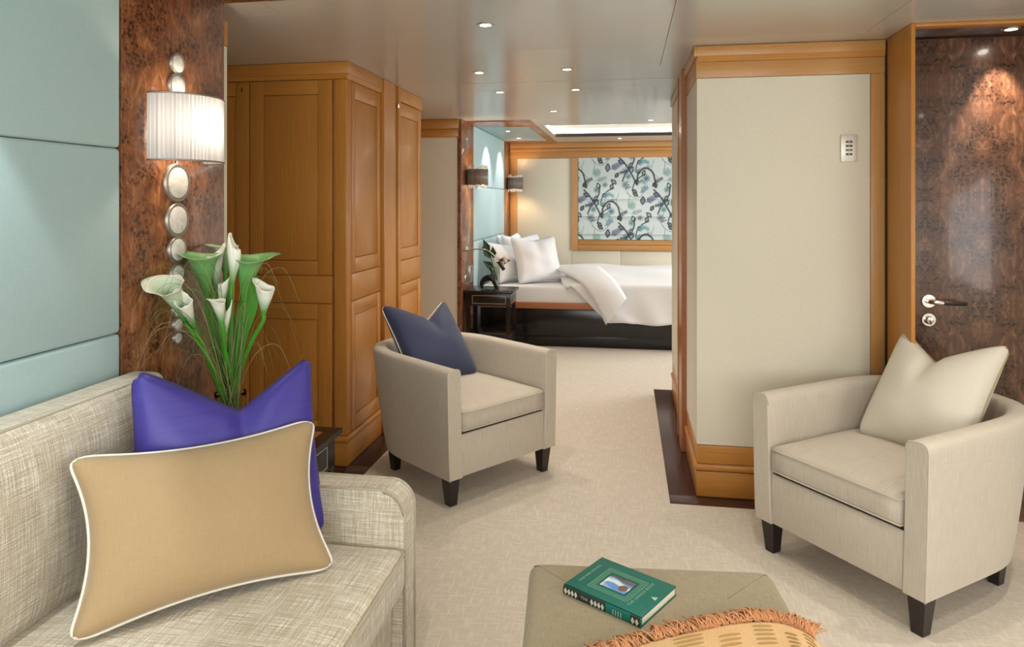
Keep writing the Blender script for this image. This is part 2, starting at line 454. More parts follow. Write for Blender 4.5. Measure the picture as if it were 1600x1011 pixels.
bk = struct(box('wall_back', (-1.75, 2.75), (8.98, 9.15), (0, 2.4), 'white', None, 0))
box('cornice', (-1.498, 2.7), (8.90, 8.98), (2.13, 2.198), 'oak_pale_h', bk, .006)
box('cornice', (-1.498, 2.7), (8.92, 8.98), (2.085, 2.128), 'oak_pale_h', bk, .01)
box('frame_rail', (-1.498, 2.7), (8.945, 8.98), (2.0, 2.084), 'oak_pale_h', bk, .002)
box('frame_stile', (-1.498, -1.41), (8.945, 8.98), (0, 1.999), 'oak_pale', bk, .002)
box('fabric_panel', (-1.408, -.701), (8.955, 8.98), (0, 1.998), 'cream', bk, .004)
box('fabric_panel', (-.699, -.074), (8.955, 8.98), (0, .812), 'cream', bk, .004)
box('fabric_panel', (-.07, .56), (8.955, 8.98), (0, .812), 'cream', bk, .004)
box('fabric_panel', (.564, 2.7), (8.955, 8.98), (0, .812), 'cream', bk, .004)
wi = struct(MB().box((-.699, -.617), (8.93, 8.98), (.815, 2.0)).box((1.3, 1.38), (8.93, 8.98), (.815, 2.0)).build('window_1', 'oak_pale'))
box('window_sill', (-.617, 1.3), (8.925, 8.98), (.815, .885), 'oak_pale_h', wi, .003)
box('window_rail', (-.617, 1.3), (8.94, 8.98), (.887, .953), 'oak_pale_h', wi, .003)
struct(box('wall_right_bedroom', (2.6, 2.75), (5.2, 9.1), (0, 2.4), 'cream', None, 0))

# ---- block on the right (cream panels in oak frames)
br = struct(MB().box((.352, 2.7), (3.515, 5.35), (0, 2.24)).build('wall_center', 'white_wall'))
# front face Y=3.5
box('crown_rail', (.337, 1.196), (3.488, 3.515), (2.148, 2.198), 'oak_pale_h', br, .003)
mk('crown_cove', [(.341, 3.489, 2.148), (1.196, 3.489, 2.148), (1.196, 3.515, 2.148), (.341, 3.515, 2.148),
                  (.345, 3.499, 2.122), (1.196, 3.499, 2.122), (1.196, 3.515, 2.122), (.345, 3.515, 2.122)],
   [(0, 1, 2, 3), (4, 5, 6, 7), (0, 1, 5, 4), (3, 2, 6, 7), (0, 3, 7, 4), (1, 2, 6, 5)], 'oak_h', br)
box('frame_rail', (.343, 1.196), (3.50, 3.515), (2.044, 2.121), 'oak_pale_h', br, .001)
box('frame_stile', (1.134, 1.196), (3.50, 3.515), (.252, 2.043), 'oak_pale', br, .001)
box('fabric_panel', (.343, 1.132), (3.503, 3.515), (.252, 2.042), 'cream', br, .001)
for z0, z1, d, m in ((.161, .249, .0, 'oak_h'), (.126, .159, .012, 'oak_h'), (0, .124, .004, 'oak_h')):
    box('skirting_board', (.343-d, 1.196), (3.50-d, 3.515), (z0, z1), m, br, .004 if d != .012 else .012)
# side face X=.337
box('crown_rail', (.325, .352), (3.49, 5.35), (2.148, 2.198), 'oak_pale_h', br, .003)
box('frame_rail', (.337, .352), (3.502, 4.10), (2.044, 2.146), 'oak_pale_h', br, .001)
box('fabric_panel', (.34, .352), (3.504, 4.10), (.252, 2.042), 'cream', br, .001)
for z0, z1, d in ((.161, .249, .0), (.126, .159, .012), (0, .124, .004)):
    for a, b in ((3.502-d, 4.10), (4.44, 5.36)):
        box('skirting_board', (.340-d, .352), (a, b), (z0, z1), 'oak_h', br, .004 if d != .012 else .012)
box('fabric_panel', (.336, .352), (4.44, 5.35), (.252, 2.14), 'cream', br, .001)
tr = struct(MB().box((.312, .352), (4.10, 4.30), (0, 2.199), .003).build('trim_1', 'cherry'))
box('door_jamb', (.312, .352), (4.385, 4.44), (0, 2.199), 'oak', tr, .003)
box('chrome_track', (.322, .35), (4.335, 4.35), (0, 2.199), 'chrome', tr, .002)
box('pocket', (.335, .352), (4.30, 4.385), (0, 2.199), 'groove', tr, 0)

# ---- burl door in its deep oak portal at the right
fin_ = struct(box('trim_2', (1.1975, 1.215), (3.2, 3.52), (0, 2.2), 'oak', None, .002))
box('groove_strip', (1.1965, 1.1975), (3.47, 3.5), (.0, 2.19), 'groove', fin_, 0)
d1 = struct(box('door_1', (1.218, 2.06), (3.45, 3.50), (.005, 2.185), 'burl_door', None, .002))
box('portal_edge', (1.216, 2.12), (3.2, 3.262), (2.186, 2.2), 'oak_h', fin_, .001)
box('portal_soffit', (1.216, 2.12), (3.264, 3.50), (2.190, 2.202), 'burl_door', fin_, .001)
box('door_jamb', (2.065, 2.12), (3.2, 3.52), (0, 2.185), 'oak', fin_, .002)
struct(box('wall_right_front', (2.12, 2.7), (3.3, 3.6), (0, 2.3), 'cream', None, 0))
# lever handle
hx, hz = 1.363, .985
mk('rosette', *lathe([(.0, 3.449), (.031, 3.449), (.031, 3.442), (.029, 3.439), (.0, 3.439)], 'Y', (hx, 0, hz)), 'chrome', d1, 40)
lev = mk('lever', *tube(catmull([(hx, 3.441, hz), (hx, 3.42, hz), (hx+.006, 3.404, hz), (hx+.022, 3.398, hz-.001), (hx+.045, 3.398, hz-.002)], 5), [.0105]*21, 12), 'chrome', d1, True)
tubeobj('leather_grip', [(hx+.042, 3.398, hz-.002), (hx+.05, 3.398, hz-.002), (hx+.135, 3.398, hz-.004), (hx+.14, 3.398, hz-.004)], [.009, .0105, .0085, .006], 'leather', lev, 12)
mk('lock_rosette', *lathe([(.0, 3.449), (.031, 3.449), (.031, 3.442), (.029, 3.439), (.0, 3.439)], 'Y', (hx, 0, .9)), 'chrome', d1, 40)
mk('thumb_turn', *lathe([(.0, 3.44), (.018, 3.44), (.02, 3.43), (.016, 3.42), (.0, 3.418)], 'Y', (hx, 0, .9)), 'chrome', d1, 40)
box('turn_bar', (hx-.004, hx+.004), (3.408, 3.42), (.884, .916), 'chrome', d1, .003)

# ---- unseen rest of the room (behind and right of the camera)
ws = struct(MB().box((-2.75, 2.75), (-2.75, -2.62), (0, .55)).box((-2.75, 2.75), (-2.75, -2.62), (2.1, 2.3)).box((-2.75, -2.0), (-2.75, -2.62), (.55, 2.1)).box((1.6, 2.75), (-2.75, -2.62), (.55, 2.1)).build('wall_behind', 'cream'))
wr = struct(MB().box((2.6, 2.75), (-2.75, 3.4), (0, .7)).box((2.6, 2.75), (-2.75, 3.4), (2.0, 2.3)).box((2.6, 2.75), (-2.75, -1.2), (.7, 2.0)).box((2.6, 2.75), (1.6, 3.4), (.7, 2.0)).build('wall_right', 'cream'))
struct(MB().box((-2.0, 1.6), (-2.74, -2.7), (.55, 2.1)).build('window_2', 'white'))
struct(MB().box((2.72, 2.74), (-1.2, 1.6), (.7, 2.0)).build('window_3', 'white'))

# ---- ceiling
xs = [-2.75, -1.5, -.9, -.89, -.81, 2.2, 2.75]; ys = [-2.75, -.6, 2.42, 6.41, 6.9, 8.0, 8.94, 9.1]
ce = struct(cells(xs, ys, [(-1.5, -.9, -.6, 2.42), (-1.5, -.89, 6.41, 8.94), (-.81, 2.2, 6.9, 8.0)], 2.34, 2.216).build('ceiling', 'seam'))
def cpanel(poly):
    g = .0012
    a = [Vector((p[0], p[1], 0)) for p in poly]; n = len(a); out = []
    area2 = sum(a[i].x*a[(i+1) % n].y-a[(i+1) % n].x*a[i].y for i in range(n)); sg = 1 if area2 > 0 else -1
    for i in range(n):
        e0 = (a[i]-a[i-1]).normalized(); e1 = (a[(i+1) % n]-a[i]).normalized()
        n0 = Vector((-e0.y, e0.x, 0))*sg; n1 = Vector((-e1.y, e1.x, 0))*sg
        q = a[i]+(n0+n1)*g; out.append((q.x, q.y))
    V, F = prism(out, H, H+.016); mk('ceiling_panel', V, F, 'ceiling', ce)
cpanel([(-.9, -2.7), (.185, -2.7), (.185, 3.45), (-2.7, 3.45), (-2.7, 2.3), (-1.5, 2.3), (-1.5, 2.62), (-1.38, 2.62), (-1.38, 2.42), (-.9, 2.42)])
cpanel([(-1.5, 2.42), (-1.38, 2.42), (-1.38, 2.62), (-1.5, 2.62)])
cpanel([(.185, -2.7), (1.06, -2.7), (1.06, 3.33), (.185, 3.33)])
cpanel([(1.06, -2.7), (2.7, -2.7), (2.7, 3.066), (1.06, 3.066)])
cpanel([(.185, 3.33), (1.06, 3.33), (1.06, 3.066), (2.7, 3.066), (2.7, 3.199), (1.198, 3.199), (1.198, 3.51), (.34, 3.51), (.34, 3.98), (.185, 3.98)])
cpanel([(-2.7, 3.45), (.185, 3.45), (.185, 3.98), (.34, 3.98), (.34, 4.366), (-2.7, 4.366)])
cpanel([(-2.7, 4.374), (.34, 4.374), (.34, 4.66), (-2.7, 4.66)])
cpanel([(-2.7, 4.66), (.34, 4.66), (.34, 5.36), (2.7, 5.36), (2.7, 6.41), (-1.5, 6.41), (-1.5, 6.24), (-2.7, 6.24)])
cpanel([(-.89, 6.41), (2.7, 6.41), (2.7, 6.9), (-.89, 6.9)])
cpanel([(-.89, 6.9), (-.81, 6.9), (-.81, 8.0), (-.89, 8.0)])
cpanel([(-.89, 8.0), (2.7, 8.0), (2.7, 8.97), (-.89, 8.97)])
box('joint_strip', (-2.6, .33), (4.3665, 4.3735), (2.206, 2.216), 'groove', ce, 0)
def niche(x1, ya, yb, yc, yd, wst):
    """burl-framed recess with teal soffit above the sofa / bed"""
    box('niche_frame', (-1.5, x1), (yc, yd), (2.191, 2.215), 'burl', ce, .002)
    box('niche_frame', (x1-wst, x1), (yb, yc-.001), (2.191, 2.215), 'burl', ce, .002)
    box('niche_frame', (-1.5, x1), (ya, yb-.001), (2.191, 2.215), 'burl', ce, .002)
    box('niche_soffit', (-1.54, x1-.001), (ya, yd-.001), (2.199, 2.215), 'teal_paint', ce, 0)
niche(-.9, -.6, -.35, 1.87, 2.42, .08)
niche(-.89, 6.41, 6.9, 8.6, 8.935, .08)
# lit tray over the bed
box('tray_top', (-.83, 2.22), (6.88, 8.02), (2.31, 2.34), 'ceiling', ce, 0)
box('tray_shadow_strip', (-.81, 2.2), (7.985, 7.999), (2.186, 2.225), 'groove', ce, 0)  # dark strip, puts the gap's shade under the bright edge into colour
box('reveal_glow', (-.80, 2.2), (7.975, 7.984), (2.226, 2.24), 'cove', ce, 0)  # glowing strips added to give the tray its lit reveal edges
box('reveal_glow', (-.809, -.80), (6.95, 7.97), (2.226, 2.24), 'cove', ce, 0)

# ================================================================== WARDROBES
def wardrobe_left():
    t = root('wardrobe', 'oak panelled wardrobe at the left, with its corner beside the dark side table', 'wardrobe', (-1.9, 3.8, 0))
    yf = 3.578
    MB().box((-2.645, -1.515), (yf+.02, 4.11), (.0, 2.199)).build('carcass', 'oak', t)
    # corner post
    box('corner_post', (-1.575, -1.5), (yf, yf+.068), (.165, 2.109), 'oak', t, .006, 3)
    box('post_bead', (-1.514, -1.497), (yf+.045, yf+.055), (.165, 2.109), 'oak', t, .003)
    # crown
    box('crown', (-2.645, -1.485), (yf-.015, 4.115), (2.135, 2.199), 'oak_h', t, .003)
    V = [(-2.645, yf-.013, 2.134), (-1.487, yf-.013, 2.134), (-1.487, 4.115, 2.134), (-2.645, 4.115, 2.134), (-2.645, yf+.002, 2.110), (-1.502, yf+.002, 2.110), (-1.502, 4.115, 2.110), (-2.645, 4.115, 2.110)]
    mk('crown_cove', V, [(0, 1, 2, 3), (4, 5, 6, 7), (0, 1, 5, 4), (1, 2, 6, 5), (2, 3, 7, 6), (3, 0, 4, 7)], 'oak_h', t)
    # base
    for z0, z1, d in ((.131, .163, .012), (0, .129, .004)):
        box('plinth', (-2.645, -1.5+d), (yf-d, 4.115), (z0, z1), 'oak_h', t, .01 if d > .01 else .004, 3)
    def door(p0, p1, zs, side, name, inner=None):
        """frame-and-panel front; side False: on Y=yf, True: on X=-1.5"""
        fr = .085
        def b(nm, a0, a1, z0, z1, depth0, depth1, mat, par, bv=.0015):
            if side: return box(nm, (-1.5-depth1, -1.5-depth0), (a0, a1), (z0, z1), mat, par, bv)
            return box(nm, (a0, a1), (yf+depth0, yf+depth1), (z0, z1), mat, par, bv)
        z0, z1 = zs
        if inner is None:
            return b(name, p0, p1, z0, z1, 0, .02, 'oak', t)
        i0, i1, k0, k1 = inner
        d = b(name, i0, i1, k0, k1, .005, .02, 'oak', t, .001)
        b('stile', p0, i0-.0025, z0, z1, 0, .02, 'oak', d); b('stile', i1+.0025, p1, z0, z1, 0, .02, 'oak', d)
        b('rail', i0-.002, i1+.002, k1+.0025, z1, 0, .02, 'oak_h', d); b('rail', i0-.002, i1+.002, z0, k0-.0025, 0, .02, 'oak_h', d)
        return d
    door(-2.07, -1.587, (1.037, 2.105), False, 'door', (-1.987, -1.67, 1.118, 2.026))
    door(-2.07, -1.587, (.884, 1.033), False, 'drawer')
    door(-2.07, -1.587, (.168, .880), False, 'door', (-1.987, -1.67, .245, .79))
    door(-2.64, -2.076, (1.037, 2.105), False, 'door', (-2.52, -2.16, 1.118, 2.026))
    door(-2.64, -2.076, (.884, 1.033), False, 'drawer')
    door(-2.64, -2.076, (.168, .880), False, 'door', (-2.52, -2.16, .245, .79))
    box('keyhole_plate', (-2.122, -2.116), (yf-.002, yf), (2.05, 2.075), 'groove', t, 0)
    door(3.650, 4.108, (1.043, 2.105), True, 'door', (3.70, 4.05, 1.128, 2.012))
    door(3.650, 4.108, (.890, 1.039), True, 'drawer')
    door(3.650, 4.108, (.168, .886), True, 'door', (3.70, 4.05, .25, .803))
    # second wardrobe, past the pocket door
    t2 = root('wardrobe', 'narrow oak wardrobe just beyond the pocket door slot, before the pale wall', 'wardrobe', (-1.7, 4.7, 0))
    MB().box((-2.645, -1.515), (4.45, 4.961), (.0, 2.199)).build('carcass', 'oak', t2)
    box('crown', (-2.645, -1.490), (4.445, 4.968), (2.112, 2.199), 'oak_h', t2, .004)
    for z0, z1, d in ((.131, .163, .012), (0, .129, .004)):
        box('plinth', (-2.645, -1.5+d), (4.445, 4.965), (z0, z1), 'oak_h', t2, .01 if d > .01 else .004, 3)
    t_, t = t, t2
    def door2(zs, inner=None, name='door'):
        z0, z1 = zs; X0, X1 = -1.515, -1.5
        if inner is None: return box(name, (X0, X1), (4.452, 4.959), zs, 'oak', t2, .0015)
        i0, i1, k0, k1 = inner
        d = box(name, (X0, X1-.005), (i0, i1), (k0, k1), 'oak', t2, .001)
        box('stile', (X0, X1), (4.452, i0-.0025), (z0, z1), 'oak', d, .0015); box('stile', (X0, X1), (i1+.0025, 4.959), (z0, z1), 'oak', d, .0015)
        box('rail', (X0, X1), (i0-.002, i1+.002), (k1+.0025, z1), 'oak_h', d, .0015); box('rail', (X0, X1), (i0-.002, i1+.002), (z0, k0-.0025), 'oak_h', d, .0015)
    door2((1.043, 2.105), (4.50, 4.88, 1.126, 2.015)); door2((.884, 1.039), None, 'drawer'); door2((.168, .880), (4.50, 4.88, .25, .803))
wardrobe_left()
tr3 = struct(MB().box((-1.53, -1.478), (4.118, 4.305), (0, 2.199), .004, 3).build('trim_3', 'oak'))
box('pocket', (-1.53, -1.51), (4.306, 4.444), (0, 2.199), 'groove', tr3, 0)
box('sliding_door_edge', (-1.52, -1.492), (4.335, 4.375), (0.003, 2.196), 'oak', tr3, .003)
box('chrome_track', (-1.52, -1.500), (4.38, 4.392), (0, 2.196), 'chrome', tr3, .002)
box('door_jamb', (-1.51, -1.482), (4.395, 4.444), (0, 2.199), 'oak', tr3, .003)
box('latch', (-1.484, -1.474), (4.372, 4.40), (2.055, 2.085), 'chrome', tr3, .003)

# ================================================================== DOWNLIGHTS
def downlight(x, y, z, label, power, size=100, col=(1, .91, .78), rot=(0, 0, 0), r=.03, group='ceiling downlights', lamp=True, bl=.7):
    t = root('downlight', label, 'downlight', (x, y, z), None, group)
    mk('trim_ring', *lathe([(r*.78, z+.002), (r*.80, z-.003), (r*1.25, z-.003), (r*1.32, z), (r*1.3, z+.006)], 'Z', (x, y, 0), 28), 'chrome', t, 40)
    mk('lens', *lathe([(0, z-.001), (r*.8, z-.001), (r*.8, z+.001), (0, z+.001)], 'Z', (x, y, 0), 24), 'lamp_on', t)
    if lamp:
        s_ = spot('downlight_lamp', (x, y, z-.006), power, col, size, bl, rot, .025)
    return t
DL = [(-.598, 2.926, 'downlight nearest the camera in the lounge ceiling'),
      (-.857, 4.004, 'left downlight of the pair just before the dark ceiling joint'),
      (-.337, 3.982, 'right downlight of the pair just before the dark ceiling joint'),
      (-.868, 4.744, 'left downlight of the pair just past the dark ceiling joint'),
      (-.341, 4.719, 'right downlight of the pair just past the dark ceiling joint'),
      (-.605, 5.815, 'small downlight between the passage and the bed niche')]
for x, y, l in DL: downlight(x, y, H, l, 20)
downlight(.222, 6.6, H, 'tiny downlight before the lit tray ceiling near the right pier', 10)
downlight(-.08, 8.45, H, 'downlight in ceiling strip above the patterned blind', 14)
downlight(-1.262, 7.377, 2.199, 'near downlight in the teal niche over the pillows', 18, 74, (.95, .97, 1), (0, math.radians(20), 0), bl=.3)
downlight(-1.272, 8.2, 2.199, 'far downlight in the teal niche over the pillows', 18, 74, (.95, .97, 1), (0, math.radians(20), 0), bl=.3)
downlight(1.649, 3.33, 2.19, 'downlight in the soffit above the burl door', 34, 50, (1, .80, .58), (math.radians(16), 0, 0), bl=.4)
for (x, y) in ((-1.25, 1.0), (-1.25, .05)):
    downlight(x, y, 2.199, 'downlight in the teal niche above the %s of the sofa' % ('far half' if y > .3 else 'near half'), 34, 74, (.92, .97, 1), (0, math.radians(22), 0), bl=.2)
for (x, y, l) in ((-.45, .9, 'left one just ahead of the camera'), (.4, .9, 'right one just ahead of the camera'), (.4, 2.2, 'above the ottoman side of the lounge'),
                  (-.45, -1, 'left one behind the camera'), (.4, -1, 'right one behind the camera'), (1.5, 1.6, 'near the right wall window'),
                  (1.5, -.4, 'near the right wall, behind the camera'), (1.45, 2.45, 'above the right armchair')):
    downlight(x, y, H, 'lounge downlight, '+l, 25)

# ================================================================== PILLOW
def pillow(name, wd, ht, th, mat, label, cat, loc, rot, pull=.10, chop=0.0, chopw=.5, pip=None, piprad=.004, group=None, n=30, soft=2.2, edge=.0, sag=0, wr=.004, chopx=0, rnd_=.022, bw=0):
    t = root(name, label, cat, loc, rot, group)
    us = np.linspace(-1, 1, n+1)
    def bound(u, v):
        # concave sides and drawn-out corners
        x = wd/2*u*(1-pull*(1-v**2)*.8)*(1+bw*(1-v)/2); z = ht/2*(v*(1-pull*(1-u**2)*.8)+1)
        if chop:
            q = max(0, (v+1)/2)**1.5
            uu = abs(u-chopx)
            z -= chop*q*max(0, 1-uu/1.0)**1.15*(1 if v > -1 else 0)
        z -= sag*(1-u*u)*max(0, v)
        cr = rnd_*(abs(u)*abs(v))**14; x -= math.copysign(cr, u); z -= math.copysign(cr, v)
        return x, z
    def thick(u, v):
        k = max(0, (1-u*u)*(1-v*v))**(1/soft)
        if chop: k *= 1-.45*math.exp(-((u-chopx)/.14)**2)*max(0, v)**1.5
        return th/2*k
    V, F, UV = [], [], []
    def fold(u, v):
        f = wr*math.sin(6*u+4*v)*math.sin(3.3*v-2*u)*(1-u*u)*(1-v*v)
        if chop:
            du, dv = u-chopx, v-1.0; rr_ = math.hypot(du, dv); an = math.atan2(du, -dv)
            f += .006*math.sin(11*an+2*math.sin(5*an))*math.exp(-((rr_-.22)/.2)**2)*(1-v**4)
        return f
    idx = {}
    for side in (-1, 1):
        for j, v in enumerate(us):
            for i, u in enumerate(us):
                border = i in (0, n) or j in (0, n)
                if border and side == 1: idx[(1, i, j)] = idx[(-1, i, j)]; continue
                x, z = bound(u, v); idx[(side, i, j)] = len(V)
                V.append((x, side*thick(u, v)+fold(u, v), z)); UV.append((x, z))
    for side in (-1, 1):
        for j in range(n):
            for i in range(n):
                q = (idx[(side, i, j)], idx[(side, i+1, j)], idx[(side, i+1, j+1)], idx[(side, i, j+1)])
                F.append(q if side == -1 else q[::-1])
    cov = mk('cover', V, F, mat, t, True, uvs=UV)
    if pip:
        loop = [V[idx[(-1, i, 0)]] for i in range(n)]+[V[idx[(-1, n, j)]] for j in range(n)]+[V[idx[(-1, i, n)]] for i in range(n, 0, -1)]+[V[idx[(-1, 0, j)]] for j in range(n, 0, -1)]
        # round the corners of the piping
        L = [Vector(p) for p in loop]
        for _ in range(2): L = [(L[i-1]+L[i]*2+L[(i+1) % len(L)])/4 for i in range(len(L))]
        tubeobj('piping', L, piprad, pip, t, 7, True)
    return t

# ================================================================== TUB CHAIRS
def tub_plan(a, s0, b, n, flare=2.65, off=0.0):
    pts = []
    for k in range(6): pts.append((-a+off, s0*k/6))
    for k in range(n+1):
        th_ = PI*k/n; cx, sy = math.cos(th_), math.sin(th_)
        x = -(a-off)*math.copysign(abs(cx)**(2/flare), cx); y = s0+(b-off)*abs(sy)**(2/flare)
        pts.append((x, y))
    for k in range(5, -1, -1): pts.append((a-off, s0*k/6))
    return pts
def tub_chair(label, loc, ang, group=None):
    """local: +x width, +y backwards, opening towards -y; origin = middle of front edge at floor"""
    t = root('tub_chair', label, 'armchair', loc, (0, 0, ang), group)
    N = 34; TT = .078
    top = tub_plan(.368, .43, .45, N); bot = tub_plan(.354, .36, .37, N); it = tub_plan(.368, .43, .45, N, off=TT); ib = tub_plan(.354, .36, .385, N, off=TT)
    zb, zt = .132, .648
    m = len(top); rings = []; UVr = []
    arc = [0]
    for i in range(1, m): arc.append(arc[-1]+math.dist(top[i], top[i-1]))
    for i in range(m):
        pr_ = []
        def P(f, o, z):  # f 0 outer..1 inner
            q = (z-zb)/(zt-zb); qq = q**.75
            ox = bot[i][0]*(1-qq)+top[i][0]*qq; oy = bot[i][1]*(1-qq)+top[i][1]*qq
            ix = ib[i][0]*(1-qq)+it[i][0]*qq; iy = ib[i][1]*(1-qq)+it[i][1]*qq
            return (ox*(1-f)+ix*f, oy*(1-f)+iy*f, z)
        prof = [(0, zb), (0, .17), (0, .24), (0, .32), (0, .40), (0, .48), (0, .56), (0, .615), (.035, .634), (.12, .645), (.3, .650), (.5, .651), (.7, .650), (.88, .645), (.965, .634), (1, .615), (1, .54), (1, .46), (1, .38), (1, .30), (1, .2), (1, zb)]
        rings.append([P(f, 0, z) for f, z in prof])
        d = 0; uv = []; lastp = rings[-1][0]
        for p in rings[-1]: d += math.dist(p, lastp); uv.append((arc[i], d)); lastp = p
        UVr.append(uv)
    K = len(rings[0]); V, UV, F = [], [], []
    def endring(i, sg):
        r = rings[i]; c_ = Vector((sum(p[0] for p in r)/K, 0, .39)); out = []
        return r, c_
    allr = []
    for end in (0,):
        r = rings[0]; cx = sum(p[0] for p in r)/K
        e1 = [((p[0]-cx)*.90+cx, p[1]-.006, .39+(p[2]-.39)*.985) for p in r]
        e0 = [((p[0]-cx)*.97+cx, p[1]-.004, .39+(p[2]-.39)*.995) for p in r]
        allr.append((e1, [(-.01, q[1]) for q in UVr[0]])); allr.append((e0, [(-.006, q[1]) for q in UVr[0]]))
    allr += list(zip(rings, UVr))
    r = rings[-1]; cx = sum(p[0] for p in r)/K
    allr.append(([((p[0]-cx)*.97+cx, p[1]-.004, .39+(p[2]-.39)*.995) for p in r], [(arc[-1]+.006, q[1]) for q in UVr[-1]]))
    allr.append(([((p[0]-cx)*.90+cx, p[1]-.006, .39+(p[2]-.39)*.985) for p in r], [(arc[-1]+.01, q[1]) for q in UVr[-1]]))
    for rr, uu in allr: V += rr; UV += uu
    R = len(allr)
    for i in range(R-1):
        for k in range(K-1): F.append((i*K+k, (i+1)*K+k, (i+1)*K+k+1, i*K+k+1))
        F.append((i*K+K-1, (i+1)*K+K-1, (i+1)*K, i*K))
    # front faces of the arms: own uv running vertically
    for base in (0, R-1):
        n0 = len(V)
        ringp = allr[base][0]; V += ringp; UV += [(p[0], p[2]) for p in ringp]
        F.append(tuple(n0+k for k in range(K)))
    mk('tub_shell', V, F, 'chair', t, 50, uvs=UV)
    for base in (2, R-3):
        rr = [Vector(p)+Vector((0, -.003, 0)) for p in allr[base][0]][:16 if True else K]
        tubeobj('welt', rr, .0032, 'chair', t, 6)
    # base below the cushion
    inner = [(p[0], max(p[1], 0)) for p in ib]
    poly = [(p[0]*1.01, p[1]+(.012 if p[1] < .01 else 0)) for p in tub_plan(.352, .34, .365, N, off=TT-.004)]
    V, F = prism(poly, .134, .335); mk('base', V, F, 'chair', t)
    box('front_rail', (-.279, .279), (.002, .03), (.134, .335), 'chair', t, .006, 3)
    # cushion
    pl = tub_plan(.355, .36, .41, N, off=TT+.006); cx, cy = 0, .33
    pl = [(x, y-.004 if y < .01 else y) for x, y in pl]
    front = [(x, -.004) for x in np.linspace(pl[-1][0], pl[0][0], 9)[1:-1]]; pl = pl+front
    prof = [(.0, .340), (.6, .339), (.93, .341), (.98, .347), (1, .358), (1, .395), (1, .432), (.985, .445), (.93, .455), (.8, .463), (.6, .47), (.35, .475), (.0, .478)]
    V, F, UV = [], [], []; m2 = len(pl)
    for s_, z in prof:
        for x, y in pl:
            V.append((cx+(x-cx)*s_, cy+(y-cy)*s_, z)); UV.append((V[-1][0], V[-1][1] if s_ < .99 else z+y))
    for i in range(len(prof)-1):
        for k in range(m2): F.append((i*m2+k, i*m2+(k+1) % m2, (i+1)*m2+(k+1) % m2, (i+1)*m2+k))
    cu = mk('seat_cushion', V, F, 'chair', t, True, uvs=UV)
    for z in (.437, .352):
        tubeobj('welt', [(x, y-.0015 if y < .01 else y, z) for x, y in pl], .0032, 'chair', cu, 6, True)
    for sx, y, tk in ((-1, .045, 1), (1, .045, 1), (-1, .598, .9), (1, .598, .9)):
        x0 = sx*(.313 if y < .1 else .258)
        a, b = .032*tk, .021*tk; ox = -sx*.004
        Vv = [(x0-b+ox, y-b, 0), (x0+b+ox, y-b, 0), (x0+b+ox, y+b, 0), (x0-b+ox, y+b, 0), (x0-a, y-a, .136), (x0+a, y-a, .136), (x0+a, y+a, .136), (x0-a, y+a, .136)]
        o = mk('leg', Vv, [(0, 3, 2, 1), (4, 5, 6, 7), (0, 1, 5, 4), (1, 2, 6, 5), (2, 3, 7, 6), (3, 0, 4, 7)], 'leg', t)
        o.modifiers.new('b', 'BEVEL').width = .0015
    return t
AL = math.radians(52.5)     # left chair: forward points to -37.5 deg
tub_chair('beige tub armchair in front of the oak wardrobes, holding the navy cushion', (-.599, 3.426, 0), math.radians(-37.5+90), 'pair of beige tub armchairs')
tub_chair('beige tub armchair at the right before the burl door, holding the ivory cushion', (.746, 2.729, 0), math.radians(217+90), 'pair of beige tub armchairs')
def chair_pt(M0, ang, s_, d, z):
    c_, n_ = math.cos(ang), math.sin(ang)
    return (M0[0]+s_*c_-d*n_, M0[1]+s_*n_+d*c_, z)
a1 = math.radians(52.5); a2 = math.radians(307)
pillow('cushion', .45, .52, .20, 'navy', 'navy blue square cushion with white piping standing in the left armchair', 'cushion',
       chair_pt((-.599, 3.426), a1, -.02, .44, .462), (math.radians(-40), 0, a1), .08, .13, .5, 'piping', .0035, None, soft=2.3, chopx=.12)
pillow('cushion', .44, .535, .20, 'ivory', 'ivory cushion with olive piping standing in the right armchair', 'cushion',
       chair_pt((.746, 2.729), a2, .03, .40, .462), (math.radians(-38), 0, a2), .08, .13, .5, 'olive_piping', .0035, None, soft=2.3, chopx=-.1)

